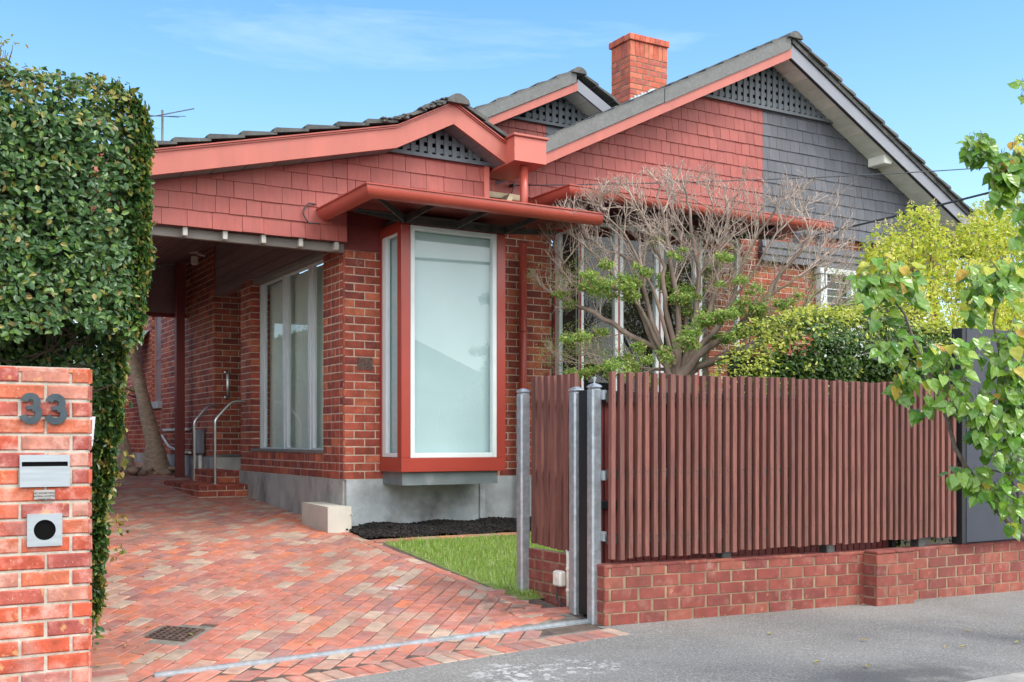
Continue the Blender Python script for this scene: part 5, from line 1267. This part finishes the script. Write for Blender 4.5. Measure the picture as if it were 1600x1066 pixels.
# yellow-green flowering bush in front of the right half of the house
def bush(name, loc, label, clumps, lm, fm, nleaf, stems, ls=(.04,.07), fl=.12):
    t = thing(name, loc, label, 'bush'); mb = MB(); fb = MB(); sb = MB()
    for x, y, z, r in clumps:
        if z > 3.3: z -= .30
        for _ in range(int(nleaf*r*r)):
            u = Vector((R.gauss(0,1), R.gauss(0,1), R.gauss(0,.8))); u *= r*R.random()**.35/max(.3,u.length)
            leafq(mb, Vector((x,y,z))+u, jn((u.x,u.y-.35*r,u.z+.7*r),.35*r+.15), R.uniform(*ls), R.uniform(.4,.55), 0, .25)
        for _ in range(int(nleaf*r*r*fl/8)):
            a = R.uniform(0,6.28); e = R.uniform(.1,1.3); q = Vector((x+r*math.cos(a)*math.cos(e), y+r*math.sin(a)*math.cos(e)*.8-.05, z+r*.85*math.sin(e))); h = R.uniform(.07,.14)
            for k in range(22):
                s = R.random(); w = .035*(1-s)
                leafq(fb, q+Vector((R.gauss(0,w), R.gauss(0,w), h*s)), jn((0,-1,.4),.7), R.uniform(.010,.018), .8, 0, .2)
        b = Vector(stems)+Vector((R.gauss(0,.15),R.gauss(0,.1),0)); e = Vector((x,y,z)); m1 = b.lerp(e,.5)+Vector((R.gauss(0,.1),0,-.1))
        sb.tube([b, m1, e], [.022,.014,.006], 5)
        for k in range(5):
            q = e+Vector((R.gauss(0,r*.5),R.gauss(0,r*.5),R.gauss(0,r*.5))); sb.tube([m1.lerp(e,.6), q], [.007,.003], 4)
    mb.build('foliage', lm, t); sb.build('stems', M['bark'], t)
    if fm: fb.build('flower_panicles', fm, t)
bush('flowering_bush', (11.3,8.4,0), 'tall loose yellow-green flowering bush rising above the dark metal panel',
     [(9.55,8.2,3.5,.28),(9.95,8.4,3.75,.36),(10.4,8.4,3.9,.36),(10.2,8.3,3.35,.34),(10.75,8.5,3.55,.36),(10.85,8.6,4.0,.26),(11.4,8.6,3.7,.42),(11.9,8.7,4.1,.42),(12.5,8.8,4.2,.45),(12.1,8.7,3.5,.42),(11.3,8.4,3.1,.36),(10.1,8.2,2.75,.32),(10.5,8.2,2.6,.4),(10.9,8.2,2.5,.4),(11.4,8.3,2.6,.4),(11.9,8.4,2.9,.4),(10.3,8.1,2.3,.36),(12.9,8.9,3.5,.45),(11.2,8.2,2.1,.4),(9.75,8.3,3.05,.22),(12.6,8.7,2.8,.45),(12.2,8.5,2.3,.45),(11.6,8.5,4.05,.30),(12.2,8.7,4.45,.30),(12.9,8.9,4.5,.40),(13.3,9.0,4.0,.5),(9.75,8.2,3.75,.16),(10.15,8.3,4.15,.15),(10.6,8.4,4.25,.14),(9.4,8.1,3.25,.15),(13.3,9,3.0,.5)], M['privet'], M['flower'], 4600, (11,8.6,.3))

# street tree: its trunk stands out of view to the right, its leafy branches reach in
st = thing('street_tree', (6.9,4.25,-.1), 'young street tree with large glossy heart-shaped leaves on drooping branches', 'tree')
mb = MB(); mb.tube([(6.95,4.2,-.2),(6.93,4.2,.6),(6.96,4.2,1.6),(7.0,4.15,2.6),(7.0,4.1,3.8)], [.10,.08,.07,.06,.035], 10); mb.build('trunk', M['pbark'], st, True)
br = MB()
def limb(pts, r0, r1):
    P = [along(*p) if len(p) == 3 and p[0] > 50 else Vector(p) for p in pts]
    n = len(P); br.tube(P, [r0+(r1-r0)*k/(n-1) for k in range(n)], 7)
limb([(6.95,4.2,.85),(1640,880,6.1),(1597,838,5.9),(1560,800,5.8),(1543,775,5.75),(1510,730,5.7),(1492,700,5.65),(1484,668,5.6),(1474,640,5.6),(1462,605,5.55),(1440,560,5.5),(1424,522,5.5),(1414,492,5.45),(1398,470,5.45),(1380,470,5.4)], .016, .005)
limb([(1484,668,5.6),(1486,625,5.6),(1482,590,5.6),(1478,545,5.55)], .008, .004)
limb([(7.0,4.15,2.2),(1640,560,6.0),(1600,650,5.75),(1572,600,5.7),(1560,540,5.7),(1552,505,5.7),(1558,470,5.7),(1560,440,5.7)], .012, .005)
limb([(1600,650,5.75),(1560,660,5.6),(1525,655,5.5)], .008, .004)
limb([(7.0,4.15,2.7),(1660,330,6.2),(1600,300,6.0),(1560,265,5.9),(1542,245,5.85),(1525,232,5.8)], .012, .003)
limb([(1560,265,5.9),(1560,300,5.85)], .004, .003); limb([(7.0,4.1,3.3),(1620,150,6.0),(1598,138,6.0)], .008, .003)
limb([(1597,838,5.9),(1590,770,5.8),(1575,740,5.7),(1550,735,5.6)], .008, .004)
br.build('branches', M['pbark'], st, True)
mb = MB()
def heart(p, n, t, s, m):
    n = Vector(n).normalized(); t = Vector(t); t = (t-n*t.dot(n)).normalized(); b = n.cross(t); p = Vector(p); i = len(mb.v)
    bend = R.uniform(.10,.34); fold = R.uniform(.08,.30); p = p+t*s*.28
    rows = ((0,0),(.30,0),(.62,0),(1.0,0))
    half = ((-.09,.20),(.06,.42),(.32,.46),(.60,.32),(.82,.13))
    def Q(u, v): q = p+t*(u*s)+b*(v*s*.92)+n*(fold*abs(v)*s-bend*u*u*s*.8+.02*s*math.sin(u*14+v*9)); return (q.x,q.y,q.z)
    mid = [Q(0,0),Q(.12,0),(Q(.34,0)),Q(.60,0),Q(.82,0),Q(1.02,0)]; mb.v += mid
    for sg in (1,-1):
        j = len(mb.v); mb.v += [Q(u,v*sg) for u, v in half]
        F = [(i,i+1,j+1,j),(i+1,i+2,j+2,j+1),(i+2,i+3,j+3,j+2),(i+3,i+4,j+4,j+3),(i+4,i+5,j+4)]
        for f in F: mb.f.append(f if sg > 0 else f[::-1]); mb.m.append(m)
stalks = mb
def spray(px, py, z, rx, ry, n, young=.12, s=(.056,.082), droop=.9):
    for _ in range(n):
        a = R.uniform(0,6.28); q = R.random()**.6; c = along(px+rx*q*math.cos(a), py+ry*q*math.sin(a), z+R.uniform(-.14,.14))
        out = along(px+rx*1.6*math.cos(a), py+ry*math.sin(a)-10, z)-along(px,py,z)
        t = Vector((out.x*2.2+R.gauss(0,.25), out.y*2.2+R.gauss(0,.25), -droop+R.gauss(0,.35)))
        n_ = Vector((-.45+R.gauss(0,.45), -.75+R.gauss(0,.4), .65+R.gauss(0,.35)))
        top = (math.sin(a) < -.2 and q > .5)
        heart(c, n_, t, R.uniform(*s), 1 if R.random() < young*(1.7 if top else .3) else 0)
        e = c+t.normalized()*(.02); stalks.tube([c-t.normalized()*.012, c, e+t.normalized()*.01], .0015, 4, 2)
spray(1386,428,5.45,42,32,64,.2); spray(1362,448,5.4,22,30,22); spray(1418,452,5.45,22,20,15); spray(1380,486,5.45,16,16,8)
spray(1400,535,5.5,30,24,28,.2); spray(1425,596,5.55,28,30,28,.2); spray(1478,556,5.55,40,32,49); spray(1500,610,5.6,26,26,26,.05); spray(1410,590,5.5,18,20,10); spray(1445,636,5.55,20,16,10,.05)
spray(1545,435,5.7,44,34,64,.2); spray(1522,480,5.7,26,28,22,.05); spray(1570,425,5.7,24,26,22,.4); spray(1530,540,5.7,14,18,10,.05)
spray(1575,570,5.6,28,40,56,.05); spray(1575,650,5.6,36,44,90,.03); spray(1545,680,5.6,26,36,49,.03); spray(1592,620,5.6,24,70,68,.08); spray(1535,630,5.55,24,24,34,.05); spray(1590,520,5.6,22,28,30,.3)
spray(1510,738,5.7,26,20,26,.08); spray(1545,765,5.7,24,18,26,.05); spray(1580,770,5.7,26,26,38,.05); spray(1583,818,5.8,8,12,5,.2); spray(1592,720,5.7,22,26,30,.03)
spray(1528,230,5.85,24,24,64,.03,(.045,.075)); spray(1580,255,5.9,26,34,56,.3,(.085,.115)); spray(1565,285,5.85,16,22,26,.03,(.06,.085)); spray(1602,240,5.9,22,40,30,.3); spray(1560,308,5.85,10,14,11,.02,(.05,.075)); spray(1600,138,6.0,8,22,11,.1,(.05,.08)); spray(1560,245,5.85,14,12,15,.02,(.05,.07)); spray(1600,350,5.9,14,60,30,.1); spray(1600,430,5.8,12,60,26,.2)
for k in range(13):                                         # the rest of the crown, round the trunk
    c = Vector((6.95+R.uniform(-.10,.20), 4.10+R.uniform(-.25,.2), 2.2+2.2*k/12)); mb.tube([(7.0,4.12,c.z-.45), tuple(c)], [.012,.004], 5, 2)
    for _ in range(30):
        q = c+Vector((R.gauss(0,.075), R.gauss(0,.10), R.gauss(0,.13))); heart(q, (R.gauss(0,.6), R.gauss(-.4,.5), .6), (R.gauss(0,.6), R.gauss(0,.6), -.8), R.uniform(.06,.085), 1 if R.random() < .1 else 0)
mb.build('foliage', [M['pear'], M['pear2'], M['pbark']], st)

# ------------------------------------------------------------------ across the street, seen only in the window glass
op = thing('opposite_house', (14,-19,0), 'pale house with a tiled hip roof across the street, mirrored in the windows', 'house')
mb = MB(); mb.box(4,22,-28,-18.5,-.3,3.2); mb.build('wall', M['opp'], op)
mb = MB(); mb.hexa([(3.3,-28.7,3.2),(22.7,-28.7,3.2),(22.7,-17.8,3.2),(3.3,-17.8,3.2),(9,-23.6,7.2),(17,-23.6,7.2),(17,-23.2,7.2),(9,-23.2,7.2)]); mb.build('roof', M['opptile'], op)
t = thing('power_pole', (19,-8.5,0), 'timber power pole carrying street wires opposite the house', 'pole')
mb = MB(); mb.tube([(19,-8.5,-.3),(19,-8.5,8.5)], [.15,.10], 10); mb.build('pole', M['pbark'], t)
mb = MB(); mb.cbox(18.9,19.1,-9.4,-7.6,7.6,7.75,.01); mb.build('crossarm', M['pbark'], t)
for k, (z, dz) in enumerate(((7.75,.5),(6.7,.25))):
    mb = MB(); P = [(19-34*s, -8.5+.4*k, z-dz*4*s*(1-s)) for s in [q/20 for q in range(21)]]; mb.tube(P, .05, 5); tag(mb.build('street_wire', M['cable'], origin=(19,-8.5,z)), ('upper','lower')[k]+' street wire across the road, seen only mirrored in the window', 'wire')

# ------------------------------------------------------------------ sky, sun, camera
w = bpy.data.worlds.new('World'); scn.world = w; w.use_nodes = True; nt = w.node_tree; L = nt.links; nt.nodes.clear()
SUN_AZ, SUN_EL = math.atan2(.52, -.80), rad(52)             # the sun stands behind the viewer, a little to the right
sky = nt.nodes.new('ShaderNodeTexSky'); sky.sky_type = 'NISHITA'; sky.sun_disc = False; sky.sun_elevation = SUN_EL; sky.sun_rotation = SUN_AZ
sky.air_density = 1.0; sky.dust_density = .6; sky.ozone_density = 2.0
tc = nt.nodes.new('ShaderNodeTexCoord'); sp = nt.nodes.new('ShaderNodeSeparateXYZ'); L.new(tc.outputs['Generated'], sp.inputs[0])
mp = nt.nodes.new('ShaderNodeMapping'); mp.inputs['Scale'].default_value = (1.2,1.2,7.0); mp.inputs['Rotation'].default_value = (.12,.10,0); L.new(tc.outputs['Generated'], mp.inputs[0])
cir = ramp(nt, noise(nt, mp.outputs[0], 2.6, 7, .62, .35), [0., .75], 'LINEAR', [.62, .86])     # thin streaks of cirrus
cum = ramp(nt, noise(nt, tc.outputs['Generated'], 2.2, 6, .55), [.45, 1.0], 'LINEAR', [.36, .60])   # cloud bank in the sky behind the viewer
def mth(op, a, b, cl=False):
    n = nt.nodes.new('ShaderNodeMath'); n.operation = op; n.use_clamp = cl
    for k, v in enumerate((a, b)):
        if isinstance(v, (int, float)): n.inputs[k].default_value = v
        else: L.new(v, n.inputs[k])
    return n.outputs[0]
back = mth('MULTIPLY', mth('ADD', mth('MULTIPLY', sp.outputs['Y'], -2.0), .10, True), .92, True)
hor = mth('POWER', mth('SUBTRACT', 1.0, mth('MULTIPLY', sp.outputs['Z'], 1.55), True), 2.2)       # paler towards the horizon
hsv = nt.nodes.new('ShaderNodeHueSaturation'); hsv.inputs['Hue'].default_value = .495; hsv.inputs['Saturation'].default_value = 1.32; hsv.inputs['Value'].default_value = 1.36; L.new(sky.outputs[0], hsv.inputs['Color'])
c1 = mixc(nt, mth('MULTIPLY', hor, .50), hsv.outputs[0], (6.6,8.0,9.0))
c2 = mixc(nt, mth('MULTIPLY', cir, .26), c1, (8.2,8.8,9.2))
c3 = mixc(nt, mth('MULTIPLY', cum, back), c2, (19.5,19.3,18.8))
bg = nt.nodes.new('ShaderNodeBackground'); L.new(c3, bg.inputs['Color']); bg.inputs['Strength'].default_value = .15
out = nt.nodes.new('ShaderNodeOutputWorld'); L.new(bg.outputs[0], out.inputs[0])
sun = bpy.data.lights.new('sun', 'SUN'); sun.energy = 1.5; sun.angle = rad(18); sun.color = (1,.96,.90)
so = bpy.data.objects.new('sun', sun); COL.objects.link(so)
d = Vector((math.sin(SUN_AZ)*math.cos(SUN_EL), math.cos(SUN_AZ)*math.cos(SUN_EL), math.sin(SUN_EL)))
so.rotation_euler = d.to_track_quat('Z','Y').to_euler(); so.location = (0,0,20)
cam = bpy.data.cameras.new('camera'); cam.lens = 36*1677.3/1600; cam.sensor_width = 36; cam.shift_y = (688-533)/1600; cam.clip_end = 1000; cam.clip_start = .05
co = bpy.data.objects.new('camera', cam); COL.objects.link(co); co.location = (0,0,1.3); co.rotation_euler = (rad(90),0,-rad(30.377)); scn.camera = co
scn.view_settings.view_transform = 'Standard'; scn.view_settings.look = 'None'; scn.view_settings.exposure = .42; scn.view_settings.gamma = 1
scn.cycles.max_bounces = 8; scn.cycles.transparent_max_bounces = 12; scn.cycles.use_denoising = True; scn.cycles.sample_clamp_indirect = 6
